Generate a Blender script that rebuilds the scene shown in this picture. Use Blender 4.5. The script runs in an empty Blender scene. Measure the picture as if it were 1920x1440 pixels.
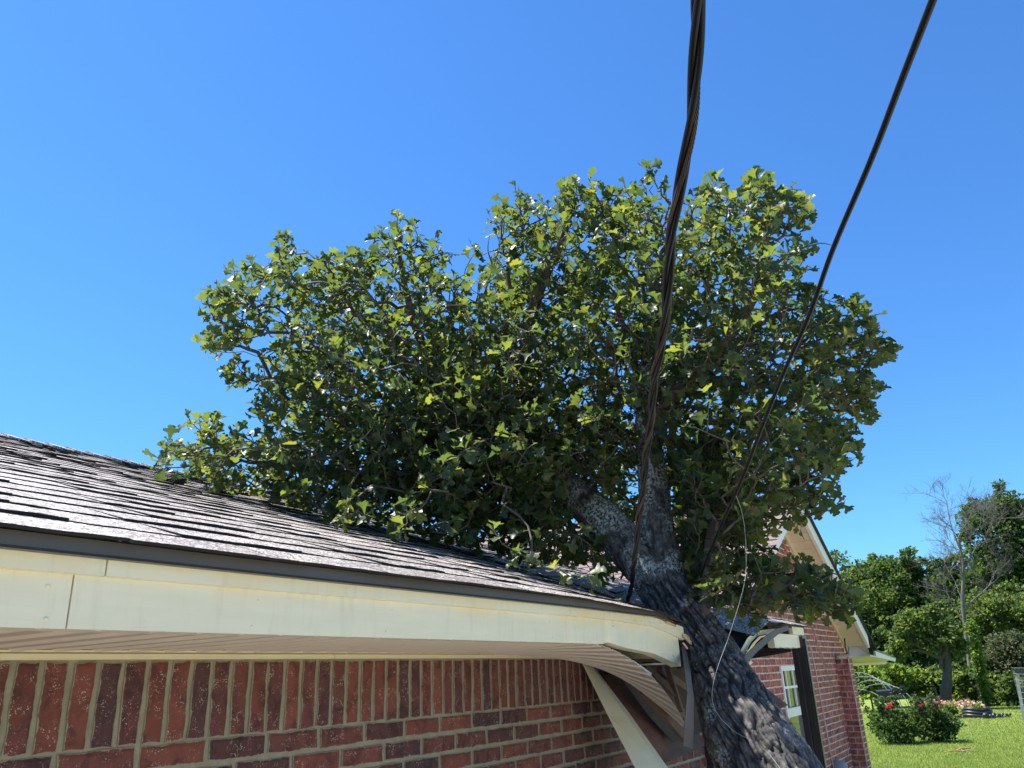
import bpy, math, random
import numpy as np
from mathutils import Matrix, Vector
from mathutils.kdtree import KDTree

random.seed(11)
rng = np.random.default_rng(11)
SC = bpy.context.scene
COL = SC.collection

# ------------------------------------------------------------------ camera
F = 1487.92                                   # focal length in photo pixels (1920 wide)
R = np.array([[0.53383556, -0.27417536, -0.79990466],
              [-0.84465516, -0.21733052, -0.48920865],
              [-0.03971474, 0.93680057, -0.34760239]])
cd = bpy.data.cameras.new('camera')
cam = bpy.data.objects.new('camera', cd)
COL.objects.link(cam)
M = Matrix([list(R[i]) + [0.0] for i in range(3)] + [[0, 0, 0, 1]])
cam.matrix_world = M
cd.sensor_width = 36.0
cd.lens = 36.0 * F / 1920.0
cd.clip_start = 0.05
cd.clip_end = 2000.0
SC.camera = cam

# ------------------------------------------------------------------ light
SUN_EL = math.radians(63.0)
SUN_AZ = math.radians(-11.0)                    # measured from +Y towards +X
world = bpy.data.worlds.new('World')
SC.world = world
world.use_nodes = True
wn = world.node_tree
wn.nodes.clear()
wo = wn.nodes.new('ShaderNodeOutputWorld')
bg = wn.nodes.new('ShaderNodeBackground')
sky = wn.nodes.new('ShaderNodeTexSky')
sky.sky_type = 'NISHITA'
sky.sun_disc = False
sky.sun_elevation = SUN_EL
sky.sun_rotation = SUN_AZ
sky.altitude = 300.0
sky.air_density = 1.25
sky.dust_density = 0.15
sky.ozone_density = 4.0
tint = wn.nodes.new('ShaderNodeMix')          # the phone renders the clear sky as a deep cobalt
tint.data_type = 'RGBA'
tint.blend_type = 'MULTIPLY'
tint.inputs[0].default_value = 1.0
tint.inputs[7].default_value = (0.44, 0.83, 1.24, 1.0)
wn.links.new(sky.outputs[0], tint.inputs[6])
wn.links.new(tint.outputs[2], bg.inputs['Color'])
bg.inputs['Strength'].default_value = 0.078
wn.links.new(bg.outputs[0], wo.inputs['Surface'])

sd = bpy.data.lights.new('sun', 'SUN')
sd.energy = 5.0
sd.angle = math.radians(0.53)
sd.color = (1.0, 0.95, 0.87)
sun = bpy.data.objects.new('sun', sd)
COL.objects.link(sun)
sv = Vector((math.sin(SUN_AZ) * math.cos(SUN_EL), math.cos(SUN_AZ) * math.cos(SUN_EL), math.sin(SUN_EL)))
sun.rotation_euler = (-sv).to_track_quat('-Z', 'Y').to_euler()
sun.location = sv * 50

SC.view_settings.view_transform = 'Standard'
SC.view_settings.look = 'None'
SC.view_settings.exposure = 1.15
SC.view_settings.gamma = 1.0
SC.view_settings.use_curve_mapping = False
SC.render.engine = 'CYCLES'
SC.cycles.max_bounces = 8
SC.cycles.transparent_max_bounces = 8
SC.cycles.use_denoising = True

# ------------------------------------------------------------------ geometry helpers
def ray(px, py):
    return R @ np.array([px - 960.0, 720.0 - py, -F])
def at(px, py, D):                            # point at D metres along the sight line
    r = ray(px, py)
    return r / np.linalg.norm(r) * D
def onY(px, py, Y):
    r = ray(px, py)
    return r * (Y / r[1])
def onX(px, py, X):
    r = ray(px, py)
    return r * (X / r[0])
def onZ(px, py, Z):
    r = ray(px, py)
    return r * (Z / r[2])
def proj(P):
    q = np.asarray(P, float) @ R
    return 960 + F * q[..., 0] / -q[..., 2], 720 - F * q[..., 1] / -q[..., 2], -q[..., 2]
GND = -2.1

def tag(o, label=None, cat=None, group=None, kind=None):
    if label: o['label'] = label
    if cat: o['category'] = cat
    if group: o['group'] = group
    if kind: o['kind'] = kind
    return o
def thing(name, label, cat, loc=(0, 0, 0), group=None):
    o = bpy.data.objects.new(name, None)
    COL.objects.link(o)
    o.location = loc
    o.empty_display_size = 0.2
    return tag(o, label, cat, group)
def adopt(o, parent):
    """parent keeping world coordinates; roots are pure translations, parts are identity in the world"""
    if parent is not None:
        o.parent = parent
        if parent.type == 'EMPTY':
            o.matrix_parent_inverse = Matrix.Translation(-Vector(parent.location))
    return o
def link_mesh(name, me, parent=None, matrix=None):
    o = bpy.data.objects.new(name, me)
    COL.objects.link(o)
    adopt(o, parent)
    if matrix is not None:
        o.matrix_basis = matrix
    return o

class MB:
    def __init__(self):
        self.v = []
        self.f = []
    def add(self, verts, faces):
        n = len(self.v)
        self.v.extend([tuple(map(float, p)) for p in verts])
        self.f.extend([tuple(i + n for i in q) for q in faces])
    def hexa(self, p):                        # 8 corners: bottom ring 0-3, top ring 4-7
        self.add(p, [(0, 3, 2, 1), (4, 5, 6, 7), (0, 1, 5, 4), (1, 2, 6, 5), (2, 3, 7, 6), (3, 0, 4, 7)])
    def box(self, x0, x1, y0, y1, z0, z1):
        self.hexa([(x0, y0, z0), (x1, y0, z0), (x1, y1, z0), (x0, y1, z0),
                   (x0, y0, z1), (x1, y0, z1), (x1, y1, z1), (x0, y1, z1)])
    def bar(self, a, b, wdir, w, t):          # square bar from a to b, width w along wdir
        a = np.array(a, float); b = np.array(b, float)
        d = b - a; d /= np.linalg.norm(d)
        u = np.array(wdir, float); u -= d * (u @ d); u /= np.linalg.norm(u)
        n = np.cross(d, u)
        u = u * w / 2; n = n * t / 2
        self.hexa([a - u - n, a + u - n, a + u + n, a - u + n, b - u - n, b + u - n, b + u + n, b - u + n])
    def ribbon(self, A, B, off):              # strip between two edge lines, thickness vector off
        A = [np.array(p, float) for p in A]; B = [np.array(p, float) for p in B]
        off = np.array(off, float)
        n = len(A)
        vs = A + B + [p + off for p in A] + [p + off for p in B]
        fs = []
        for i in range(n - 1):
            fs += [(i, i + 1, n + i + 1, n + i), (2 * n + i, 3 * n + i, 3 * n + i + 1, 2 * n + i + 1),
                   (i, 2 * n + i, 2 * n + i + 1, i + 1), (n + i, n + i + 1, 3 * n + i + 1, 3 * n + i)]
        fs += [(0, n, 3 * n, 2 * n), (n - 1, 3 * n - 1, 4 * n - 1, 2 * n - 1)]
        self.add(vs, fs)
    def tube(self, P, rad, n=8, cap=True):
        P = np.array(P, float)
        m = len(P)
        rad = np.broadcast_to(np.array(rad, float), (m,))
        T = np.gradient(P, axis=0)
        T /= np.linalg.norm(T, axis=1)[:, None] + 1e-12
        u = np.cross(T[0], (0.31, 0.17, 0.93)); u /= np.linalg.norm(u)
        vs = []
        for i in range(m):
            u = u - T[i] * (u @ T[i]); u /= np.linalg.norm(u)
            w = np.cross(T[i], u)
            for k in range(n):
                a = 2 * math.pi * k / n
                vs.append(P[i] + rad[i] * (math.cos(a) * u + math.sin(a) * w))
        fs = []
        for i in range(m - 1):
            for k in range(n):
                fs.append((i * n + k, i * n + (k + 1) % n, (i + 1) * n + (k + 1) % n, (i + 1) * n + k))
        if cap:
            fs.append(tuple(range(n))[::-1])
            fs.append(tuple((m - 1) * n + k for k in range(n)))
        self.add(vs, fs)
    def mesh(self, name, mat, smooth=False):
        me = bpy.data.meshes.new(name)
        me.from_pydata(self.v, [], self.f)
        me.materials.append(mat)
        if smooth:
            me.polygons.foreach_set('use_smooth', [True] * len(me.polygons))
        me.update()
        return me
    def build(self, name, mat, parent=None, smooth=False):
        return link_mesh(name, self.mesh(name, mat, smooth), parent)

def np_mesh(name, V, Fq, mat, smooth=False):
    """fast mesh from an (n,3) array and an (m,k) index array"""
    me = bpy.data.meshes.new(name)
    V = np.ascontiguousarray(V, np.float32); Fq = np.ascontiguousarray(Fq, np.int32)
    m, k = Fq.shape
    me.vertices.add(len(V)); me.loops.add(m * k); me.polygons.add(m)
    me.vertices.foreach_set('co', V.ravel())
    me.loops.foreach_set('vertex_index', Fq.ravel())
    me.polygons.foreach_set('loop_start', np.arange(0, m * k, k, dtype=np.int32))
    try:
        me.polygons.foreach_set('loop_total', np.full(m, k, np.int32))
    except Exception:
        pass
    if smooth:
        me.polygons.foreach_set('use_smooth', np.ones(m, bool))
    me.materials.append(mat)
    me.update(calc_edges=True)
    return me

def spline(P, n):
    """Catmull-Rom through P, n samples; works on any number of columns"""
    P = np.array(P, float)
    Q = np.vstack([2 * P[0] - P[1], P, 2 * P[-1] - P[-2]])
    t = np.linspace(0, len(P) - 1 - 1e-9, n)
    i = t.astype(int); f = (t - i)[:, None]
    a, b, c, d = Q[i], Q[i + 1], Q[i + 2], Q[i + 3]
    return 0.5 * (2 * b + (c - a) * f + (2 * a - 5 * b + 4 * c - d) * f * f + (3 * b - a - 3 * c + d) * f ** 3)

_perm = rng.random((64, 64, 64))
def vnoise(x, y, z):
    xi = np.floor(x).astype(int); yi = np.floor(y).astype(int); zi = np.floor(z).astype(int)
    fx = x - xi; fy = y - yi; fz = z - zi
    fx = fx * fx * (3 - 2 * fx); fy = fy * fy * (3 - 2 * fy); fz = fz * fz * (3 - 2 * fz)
    def h(a, b, c): return _perm[a & 63, b & 63, c & 63]
    o = 0
    for a in (0, 1):
        for b in (0, 1):
            for c in (0, 1):
                o = o + h(xi + a, yi + b, zi + c) * (fx if a else 1 - fx) * (fy if b else 1 - fy) * (fz if c else 1 - fz)
    return o

# ------------------------------------------------------------------ materials
def mat(name):
    m = bpy.data.materials.new(name)
    m.use_nodes = True
    nt = m.node_tree
    return m, nt, nt.nodes, nt.links, nt.nodes['Principled BSDF']
def N(nt, typ, **kw):
    n = nt.nodes.new(typ)
    for k, v in kw.items():
        if k in n.inputs: n.inputs[k].default_value = v
        else: setattr(n, k, v)
    return n
def ramp(nt, pts, fac):
    r = nt.nodes.new('ShaderNodeValToRGB')
    e = r.color_ramp.elements
    while len(e) < len(pts): e.new(0.5)
    for i, (p, c) in enumerate(pts):
        e[i].position = p
        e[i].color = tuple(c) + (1,) if len(c) == 3 else c
    nt.links.new(fac, r.inputs[0])
    return r
def mixc(nt, fac, a, b, mode='MIX'):
    m = nt.nodes.new('ShaderNodeMix')
    m.data_type = 'RGBA'; m.blend_type = mode
    for s, v in ((m.inputs[0], fac), (m.inputs[6], a), (m.inputs[7], b)):
        if hasattr(v, 'is_linked'): nt.links.new(v, s)
        elif isinstance(v, tuple): s.default_value = v + (1,)
        else: s.default_value = v
    return m.outputs[2]
def coords(nt, kind='Object', scale=(1, 1, 1)):
    tc = nt.nodes.new('ShaderNodeTexCoord')
    mp = nt.nodes.new('ShaderNodeMapping')
    mp.inputs['Scale'].default_value = scale
    nt.links.new(tc.outputs[kind], mp.inputs[0])
    return mp.outputs[0]
def noise(nt, vec, scale, detail=4, rough=0.55, dist=0.0):
    n = N(nt, 'ShaderNodeTexNoise', Scale=scale, Detail=detail, Roughness=rough, Distortion=dist)
    if vec is not None: nt.links.new(vec, n.inputs['Vector'])
    return n
def bump(nt, h, strength, dist, bsdf):
    b = N(nt, 'ShaderNodeBump', Strength=strength, Distance=dist)
    nt.links.new(h, b.inputs['Height'])
    nt.links.new(b.outputs[0], bsdf.inputs['Normal'])
    return b

def simple(name, col, rough=0.6, var=0.12, scale=6.0, metal=0.0, bumps=0.0, bscale=80.0, stretch=(1, 1, 1), spec=0.5):
    m, nt, nd, lk, b = mat(name)
    v = coords(nt, 'Object', stretch)
    n = noise(nt, v, scale, 5)
    lo = tuple(c * (1 - var) for c in col); hi = tuple(min(1, c * (1 + var)) for c in col)
    r = ramp(nt, [(0.3, lo), (0.7, hi)], n.outputs['Fac'])
    lk.new(r.outputs[0], b.inputs['Base Color'])
    b.inputs['Roughness'].default_value = rough
    b.inputs['Metallic'].default_value = metal
    b.inputs['Specular IOR Level'].default_value = spec
    if bumps:
        n2 = noise(nt, v, bscale, 4)
        bump(nt, n2.outputs['Fac'], bumps, 0.004, b)
    return m

def brick_mat(name, reds, streak=False, mort=(0.26, 0.24, 0.175)):
    m, nt, nd, lk, b = mat(name)
    oi = nd.new('ShaderNodeObjectInfo'); gi = nd.new('ShaderNodeNewGeometry')
    ad = N(nt, 'ShaderNodeMath', operation='ADD'); lk.new(oi.outputs['Random'], ad.inputs[0]); lk.new(gi.outputs['Random Per Island'], ad.inputs[1])
    fr = N(nt, 'ShaderNodeMath', operation='FRACT'); lk.new(ad.outputs[0], fr.inputs[0])
    base = ramp(nt, reds, fr.outputs[0])
    pos = gi.outputs['Position']
    def sc(v, s):
        mp = nd.new('ShaderNodeMapping'); mp.inputs['Scale'].default_value = s; lk.new(v, mp.inputs[0]); return mp.outputs[0]
    n1 = noise(nt, sc(pos, (1, 1, 1)), 14, 5, 0.6, 0.6)
    dark = ramp(nt, [(0.32, (0.42, 0.42, 0.52)), (0.52, (1, 1, 1)), (0.75, (1.25, 1.08, 0.95))], n1.outputs['Fac'])
    col = mixc(nt, 1.0, base.outputs[0], dark.outputs[0], 'MULTIPLY')
    # pale lime flecks, in patches
    vo = N(nt, 'ShaderNodeTexVoronoi', Scale=105.0); lk.new(pos, vo.inputs['Vector'])
    fl = ramp(nt, [(0.10, (1, 1, 1)), (0.20, (0, 0, 0))], vo.outputs['Distance'])
    n2 = noise(nt, pos, 17, 3, 0.6)
    pt = ramp(nt, [(0.46, (0, 0, 0)), (0.60, (1, 1, 1))], n2.outputs['Fac'])
    n3 = noise(nt, pos, 60, 2, 0.5)
    pt2 = ramp(nt, [(0.46, (0, 0, 0)), (0.55, (1, 1, 1))], n3.outputs['Fac'])
    vo2 = N(nt, 'ShaderNodeTexVoronoi', Scale=230.0); lk.new(pos, vo2.inputs['Vector'])
    fl2 = ramp(nt, [(0.22, (1, 1, 1)), (0.36, (0, 0, 0))], vo2.outputs['Distance'])
    fmx = N(nt, 'ShaderNodeMath', operation='MAXIMUM'); lk.new(fl.outputs[0], fmx.inputs[0]); lk.new(fl2.outputs[0], fmx.inputs[1])
    fl = fmx
    k = N(nt, 'ShaderNodeMath', operation='MULTIPLY'); lk.new(fl.outputs[0], k.inputs[0]); lk.new(pt.outputs[0], k.inputs[1])
    k2 = N(nt, 'ShaderNodeMath', operation='MULTIPLY'); lk.new(k.outputs[0], k2.inputs[0]); lk.new(pt2.outputs[0], k2.inputs[1])
    h = noise(nt, pos, 90, 6, 0.65)
    hgt = h.outputs['Fac']
    if streak:
        ns = noise(nt, sc(pos, (1, 1, 0.10)), 75, 3, 0.6)
        st = ramp(nt, [(0.36, (0.50, 0.46, 0.46)), (0.5, (1, 1, 1)), (0.62, (1.45, 1.38, 1.3))], ns.outputs['Fac'])
        col = mixc(nt, 1.0, col, st.outputs[0], 'MULTIPLY')
        hgt = ns.outputs['Fac']
        k2s = N(nt, 'ShaderNodeMath', operation='MULTIPLY'); lk.new(k2.outputs[0], k2s.inputs[0]); k2s.inputs[1].default_value = 0.0
        k2 = k2s
    col = mixc(nt, k2.outputs[0], col, (0.50, 0.44, 0.36))
    # mortar smeared over the arrises
    ea = nd.new('ShaderNodeAttribute'); ea.attribute_name = 'edge'
    nm = noise(nt, pos, 34, 5, 0.7)
    sm = N(nt, 'ShaderNodeMath', operation='MULTIPLY_ADD'); lk.new(nm.outputs['Fac'], sm.inputs[0]); sm.inputs[1].default_value = 1.5; lk.new(ea.outputs['Fac'], sm.inputs[2])
    smr = ramp(nt, [(0.0, (0, 0, 0)), (0.735, (0, 0, 0)), (0.80, (1, 1, 1))], sm.outputs[0])
    hlf = N(nt, 'ShaderNodeMath', operation='MULTIPLY'); lk.new(sm.outputs[0], hlf.inputs[0]); hlf.inputs[1].default_value = 0.5
    lk.new(hlf.outputs[0], smr.inputs[0])
    col = mixc(nt, smr.outputs[0], col, mort)
    lk.new(col, b.inputs['Base Color'])
    b.inputs['Roughness'].default_value = 0.75
    b.inputs['Specular IOR Level'].default_value = 0.35
    bump(nt, hgt, 0.6, 0.003, b)
    return m
def mortar_mat(name, c0, c1):
    m, nt, nd, lk, b = mat(name)
    gi = nd.new('ShaderNodeNewGeometry')
    n = noise(nt, gi.outputs['Position'], 22, 6, 0.7)
    r = ramp(nt, [(0.3, c0), (0.7, c1)], n.outputs['Fac'])
    lk.new(r.outputs[0], b.inputs['Base Color'])
    b.inputs['Roughness'].default_value = 0.95
    n2 = noise(nt, gi.outputs['Position'], 160, 5, 0.7)
    bump(nt, n2.outputs['Fac'], 0.8, 0.004, b)
    return m

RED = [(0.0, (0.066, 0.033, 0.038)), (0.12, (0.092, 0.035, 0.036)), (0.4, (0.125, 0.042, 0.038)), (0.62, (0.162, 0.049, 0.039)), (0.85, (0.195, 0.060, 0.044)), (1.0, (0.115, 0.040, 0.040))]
RED2 = [(0.0, (0.27, 0.086, 0.064)), (0.35, (0.37, 0.108, 0.076)), (0.7, (0.46, 0.138, 0.094)), (1.0, (0.32, 0.098, 0.074))]
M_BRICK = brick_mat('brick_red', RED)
M_BRICK2 = brick_mat('brick_scored', RED2, True, (0.68, 0.54, 0.45))
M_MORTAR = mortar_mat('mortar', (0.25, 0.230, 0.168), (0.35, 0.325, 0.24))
M_MORTAR2 = mortar_mat('mortar_pale', (0.64, 0.50, 0.42), (0.78, 0.63, 0.53))

def cream(name, col, stain=True):
    m, nt, nd, lk, b = mat(name)
    gi = nd.new('ShaderNodeNewGeometry')
    mp = nd.new('ShaderNodeMapping'); mp.inputs['Scale'].default_value = (2.0, 1, 14); lk.new(gi.outputs['Position'], mp.inputs[0])
    n = noise(nt, mp.outputs[0], 3.0, 5, 0.6)
    r = ramp(nt, [(0.35, tuple(c * 0.93 for c in col)), (0.7, col)], n.outputs['Fac'])
    c = r.outputs[0]
    if stain:                                 # yellowed band below the trim, dust specks
        n2 = noise(nt, gi.outputs['Position'], 3.1, 4, 0.6)
        s = ramp(nt, [(0.42, (0, 0, 0)), (0.75, (1, 1, 1))], n2.outputs['Fac'])
        sp = nd.new('ShaderNodeSeparateXYZ'); lk.new(gi.outputs['Position'], sp.inputs[0])
        mr = N(nt, 'ShaderNodeMapRange'); lk.new(sp.outputs['Z'], mr.inputs['Value'])
        mr.inputs['From Min'].default_value = 0.145; mr.inputs['From Max'].default_value = 0.19
        mu = N(nt, 'ShaderNodeMath', operation='MULTIPLY'); lk.new(s.outputs[0], mu.inputs[0]); lk.new(mr.outputs[0], mu.inputs[1])
        c = mixc(nt, mu.outputs[0], c, (col[0] * 0.97, col[1] * 0.83, col[2] * 0.55))
        vo = N(nt, 'ShaderNodeTexVoronoi', Scale=9.0); lk.new(gi.outputs['Position'], vo.inputs['Vector'])
        f = ramp(nt, [(0.035, (1, 1, 1)), (0.055, (0, 0, 0))], vo.outputs['Distance'])
        c = mixc(nt, f.outputs[0], c, (0.22, 0.19, 0.14))
        mp3 = nd.new('ShaderNodeMapping'); mp3.inputs['Scale'].default_value = (9, 1, 1.2); lk.new(gi.outputs['Position'], mp3.inputs[0])
        ns3 = noise(nt, mp3.outputs[0], 4.0, 5, 0.7)
        dr = ramp(nt, [(0.52, (0, 0, 0)), (0.75, (0.55, 0.55, 0.55))], ns3.outputs['Fac'])
        c = mixc(nt, dr.outputs[0], c, (col[0] * 0.78, col[1] * 0.76, col[2] * 0.72))
        nsp = noise(nt, gi.outputs['Position'], 55.0, 3, 0.6)
        mrx = N(nt, 'ShaderNodeMapRange'); lk.new(sp.outputs['X'], mrx.inputs['Value']); mrx.inputs['From Min'].default_value = 2.1; mrx.inputs['From Max'].default_value = 3.2
        mrz = N(nt, 'ShaderNodeMapRange'); lk.new(sp.outputs['Z'], mrz.inputs['Value']); mrz.inputs['From Min'].default_value = 0.17; mrz.inputs['From Max'].default_value = 0.215
        g1 = N(nt, 'ShaderNodeMath', operation='MULTIPLY'); lk.new(mrx.outputs[0], g1.inputs[0]); lk.new(mrz.outputs[0], g1.inputs[1])
        g2 = ramp(nt, [(0.58, (0, 0, 0)), (0.66, (0.7, 0.7, 0.7))], nsp.outputs['Fac'])
        g3 = N(nt, 'ShaderNodeMath', operation='MULTIPLY'); lk.new(g1.outputs[0], g3.inputs[0]); lk.new(g2.outputs[0], g3.inputs[1])
        c = mixc(nt, g3.outputs[0], c, (0.20, 0.18, 0.14))
    lk.new(c, b.inputs['Base Color'])
    b.inputs['Roughness'].default_value = 0.45
    mp2 = nd.new('ShaderNodeMapping'); mp2.inputs['Scale'].default_value = (0.12, 1, 1); lk.new(gi.outputs['Position'], mp2.inputs[0])
    nb = noise(nt, mp2.outputs[0], 260, 3, 0.6)
    bump(nt, nb.outputs['Fac'], 0.12, 0.002, b)
    return m
M_CREAM = cream('cream_aluminium', (0.80, 0.745, 0.545))
M_FRIEZE = cream('frieze_cream', (0.76, 0.69, 0.47), False)
M_SOFFIT = simple('tan_soffit_vinyl', (0.55, 0.47, 0.38), 0.5, 0.06, 5)
M_SOFFIT2 = simple('pale_soffit_vinyl', (0.72, 0.60, 0.46), 0.5, 0.04, 5)
M_RIB = simple('highlight_soffit_rib', (0.70, 0.62, 0.52), 0.4, 0.05, 6)  # paler tone paints the highlight lines along the ribs
M_WHITE = simple('white_trim', (0.86, 0.80, 0.71), 0.45, 0.05, 4)
M_BROWN = simple('brown_drip_metal', (0.085, 0.075, 0.062), 0.45, 0.12, 4, bumps=0.05, bscale=40)
M_BRONZE = simple('dark_bronze_paint', (0.028, 0.025, 0.030), 0.35, 0.2, 8)
M_BLUEGREY = simple('grey_metal_strip', (0.075, 0.085, 0.12), 0.6, 0.1, 5, spec=0.2)
M_WOODRED = simple('stained_wood', (0.085, 0.028, 0.020), 0.75, 0.35, 5, bumps=0.4, bscale=40, stretch=(1, 1, 6))
M_PLY = simple('grey_plywood', (0.055, 0.042, 0.036), 0.85, 0.35, 7, bumps=0.4, bscale=40, stretch=(1, 1, 3))
M_PLANK = simple('weathered_plank', (0.155, 0.12, 0.095), 0.85, 0.4, 9, bumps=0.5, bscale=50, stretch=(1, 1, 1))
M_SPLINT = simple('raw_split_wood', (0.62, 0.45, 0.28), 0.8, 0.25, 30, bumps=0.3)
M_RAFTER = simple('rafter_wood', (0.10, 0.055, 0.034), 0.8, 0.3, 20, bumps=0.3)
M_BLACK = simple('black_plastic', (0.018, 0.018, 0.020), 0.4, 0.2, 8)
M_CABLE = simple('black_cable_jacket', (0.0045, 0.0045, 0.005), 0.45, 0.15, 3, spec=0.25)
M_GREY = simple('grey_fitting', (0.28, 0.30, 0.32), 0.5, 0.1, 5)

def strand_mat():
    m, nt, nd, lk, b = mat('weathered_strand')
    gi = nd.new('ShaderNodeNewGeometry')
    n = noise(nt, gi.outputs['Position'], 9, 4, 0.6)
    r = ramp(nt, [(0.35, (0.016, 0.013, 0.011)), (0.65, (0.075, 0.054, 0.035))], n.outputs['Fac'])
    lk.new(r.outputs[0], b.inputs['Base Color'])
    b.inputs['Roughness'].default_value = 0.45
    b.inputs['Metallic'].default_value = 0.4
    return m
M_STRAND = strand_mat()

def shingle_mat():
    m, nt, nd, lk, b = mat('asphalt_shingle')
    oi = nd.new('ShaderNodeObjectInfo'); gi = nd.new('ShaderNodeNewGeometry')
    ad = N(nt, 'ShaderNodeMath', operation='ADD'); lk.new(oi.outputs['Random'], ad.inputs[0]); lk.new(gi.outputs['Random Per Island'], ad.inputs[1])
    fr = N(nt, 'ShaderNodeMath', operation='FRACT'); lk.new(ad.outputs[0], fr.inputs[0])
    base = ramp(nt, [(0.0, (0.22, 0.203, 0.188)), (0.5, (0.28, 0.258, 0.240)), (1.0, (0.33, 0.306, 0.285))], fr.outputs[0])
    vo = N(nt, 'ShaderNodeTexVoronoi', Scale=210.0); lk.new(gi.outputs['Position'], vo.inputs['Vector'])
    sp = nd.new('ShaderNodeSeparateColor'); lk.new(vo.outputs['Color'], sp.inputs[0])
    gr = ramp(nt, [(0.0, (0.15, 0.14, 0.15)), (0.35, (0.6, 0.57, 0.57)), (0.7, (1.3, 1.26, 1.25)), (1.0, (3.2, 3.1, 3.1))], sp.outputs[0])
    c = mixc(nt, 1.0, base.outputs[0], gr.outputs[0], 'MULTIPLY')
    vo3 = noise(nt, gi.outputs['Position'], 95.0, 5, 0.75)
    g9 = ramp(nt, [(0.30, (0.35, 0.34, 0.34)), (0.5, (1, 1, 1)), (0.68, (1.7, 1.68, 1.66))], vo3.outputs['Fac'])
    c = mixc(nt, 1.0, c, g9.outputs[0], 'MULTIPLY')
    vo4 = noise(nt, gi.outputs['Position'], 1.6, 4, 0.6)
    g10 = ramp(nt, [(0.35, (0.72, 0.71, 0.70)), (0.65, (1.12, 1.12, 1.12))], vo4.outputs['Fac'])
    c = mixc(nt, 1.0, c, g10.outputs[0], 'MULTIPLY')
    lk.new(c, b.inputs['Base Color'])
    rr = ramp(nt, [(0.0, (0.48, 0.48, 0.48)), (1.0, (0.8, 0.8, 0.8))], sp.outputs[1])
    lk.new(rr.outputs[0], b.inputs['Roughness'])
    b.inputs['Specular IOR Level'].default_value = 0.55
    bump(nt, vo.outputs['Distance'], 0.9, 0.0025, b)
    return m
M_SHINGLE = shingle_mat()
M_SHINGLE2 = simple('brown_pink_shingle', (0.20, 0.145, 0.135), 0.85, 0.3, 60, spec=0.3)
M_DECK = simple('roof_felt', (0.03, 0.027, 0.025), 0.9, 0.2, 8)

def bark_mat(name, lichen):
    m, nt, nd, lk, b = mat(name)
    gi = nd.new('ShaderNodeNewGeometry'); pos = gi.outputs['Position']
    n = noise(nt, pos, 26, 6, 0.65)
    pa = nd.new('ShaderNodeAttribute'); pa.attribute_name = 'plate'
    mu0 = N(nt, 'ShaderNodeMath', operation='MULTIPLY'); lk.new(n.outputs['Fac'], mu0.inputs[0]); lk.new(pa.outputs['Fac'], mu0.inputs[1])
    base = ramp(nt, [(0.05, (0.014, 0.012, 0.012)), (0.25, (0.034, 0.030, 0.028)), (0.42, (0.075, 0.068, 0.062)), (0.60, (0.17, 0.155, 0.14))], mu0.outputs[0])
    l1 = noise(nt, pos, 5.5, 3, 0.6)
    l2 = noise(nt, pos, 70, 4, 0.65)
    a = ramp(nt, [(0.62 - lichen, (0, 0, 0)), (0.74 - lichen, (1, 1, 1))], l1.outputs['Fac'])
    c2 = ramp(nt, [(0.46, (0, 0, 0)), (0.56, (1, 1, 1))], l2.outputs['Fac'])
    mu = N(nt, 'ShaderNodeMath', operation='MULTIPLY'); lk.new(a.outputs[0], mu.inputs[0]); lk.new(c2.outputs[0], mu.inputs[1])
    lc = ramp(nt, [(0.3, (0.30, 0.33, 0.31)), (0.7, (0.52, 0.55, 0.52))], l1.outputs['Color'])
    c = mixc(nt, mu.outputs[0], base.outputs[0], lc.outputs[0])
    lk.new(c, b.inputs['Base Color'])
    b.inputs['Roughness'].default_value = 0.7
    n3 = noise(nt, pos, 120, 5, 0.7)
    bump(nt, n3.outputs['Fac'], 0.7, 0.006, b)
    return m
M_BARK = bark_mat('oak_bark', 0.01)
M_LIMB = bark_mat('lichened_limb_bark', 0.22)
M_TWIG = simple('twig_bark', (0.085, 0.068, 0.055), 0.75, 0.35, 25, bumps=0.3)

def leaf_mat(name, cols, trans, tmix=0.4, rough=0.38, spec=0.5):
    m, nt, nd, lk, b = mat(name)
    oi = nd.new('ShaderNodeObjectInfo'); gi = nd.new('ShaderNodeNewGeometry')
    ad = N(nt, 'ShaderNodeMath', operation='ADD'); lk.new(oi.outputs['Random'], ad.inputs[0]); lk.new(gi.outputs['Random Per Island'], ad.inputs[1])
    fr = N(nt, 'ShaderNodeMath', operation='FRACT'); lk.new(ad.outputs[0], fr.inputs[0])
    r = ramp(nt, cols, fr.outputs[0])
    n = noise(nt, gi.outputs['Position'], 40, 3, 0.6)
    v = ramp(nt, [(0.3, (0.8, 0.8, 0.8)), (0.7, (1.15, 1.15, 1.15))], n.outputs['Fac'])
    c = mixc(nt, 1.0, r.outputs[0], v.outputs[0], 'MULTIPLY')
    lk.new(c, b.inputs['Base Color'])
    b.inputs['Roughness'].default_value = rough
    b.inputs['Specular IOR Level'].default_value = spec
    tr = nd.new('ShaderNodeBsdfTranslucent')
    vv_ = ramp(nt, [(0.0, (0.45, 0.55, 0.8)), (0.6, (0.85, 0.88, 0.9)), (0.92, (1.35, 1.25, 1.0)), (1.0, (1.8, 1.45, 0.9))], fr.outputs[0])
    t = mixc(nt, 1.0, vv_.outputs[0], trans, 'MULTIPLY')
    lk.new(t, tr.inputs['Color'])
    mx = nd.new('ShaderNodeMixShader'); mx.inputs[0].default_value = tmix
    lk.new(b.outputs[0], mx.inputs[1]); lk.new(tr.outputs[0], mx.inputs[2])
    lk.new(mx.outputs[0], nd['Material Output'].inputs['Surface'])
    return m
OAKC = [(0.0, (0.020, 0.040, 0.018)), (0.45, (0.034, 0.058, 0.020)), (0.85, (0.058, 0.080, 0.025)), (0.97, (0.090, 0.095, 0.03)), (1.0, (0.14, 0.115, 0.035))]
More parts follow.
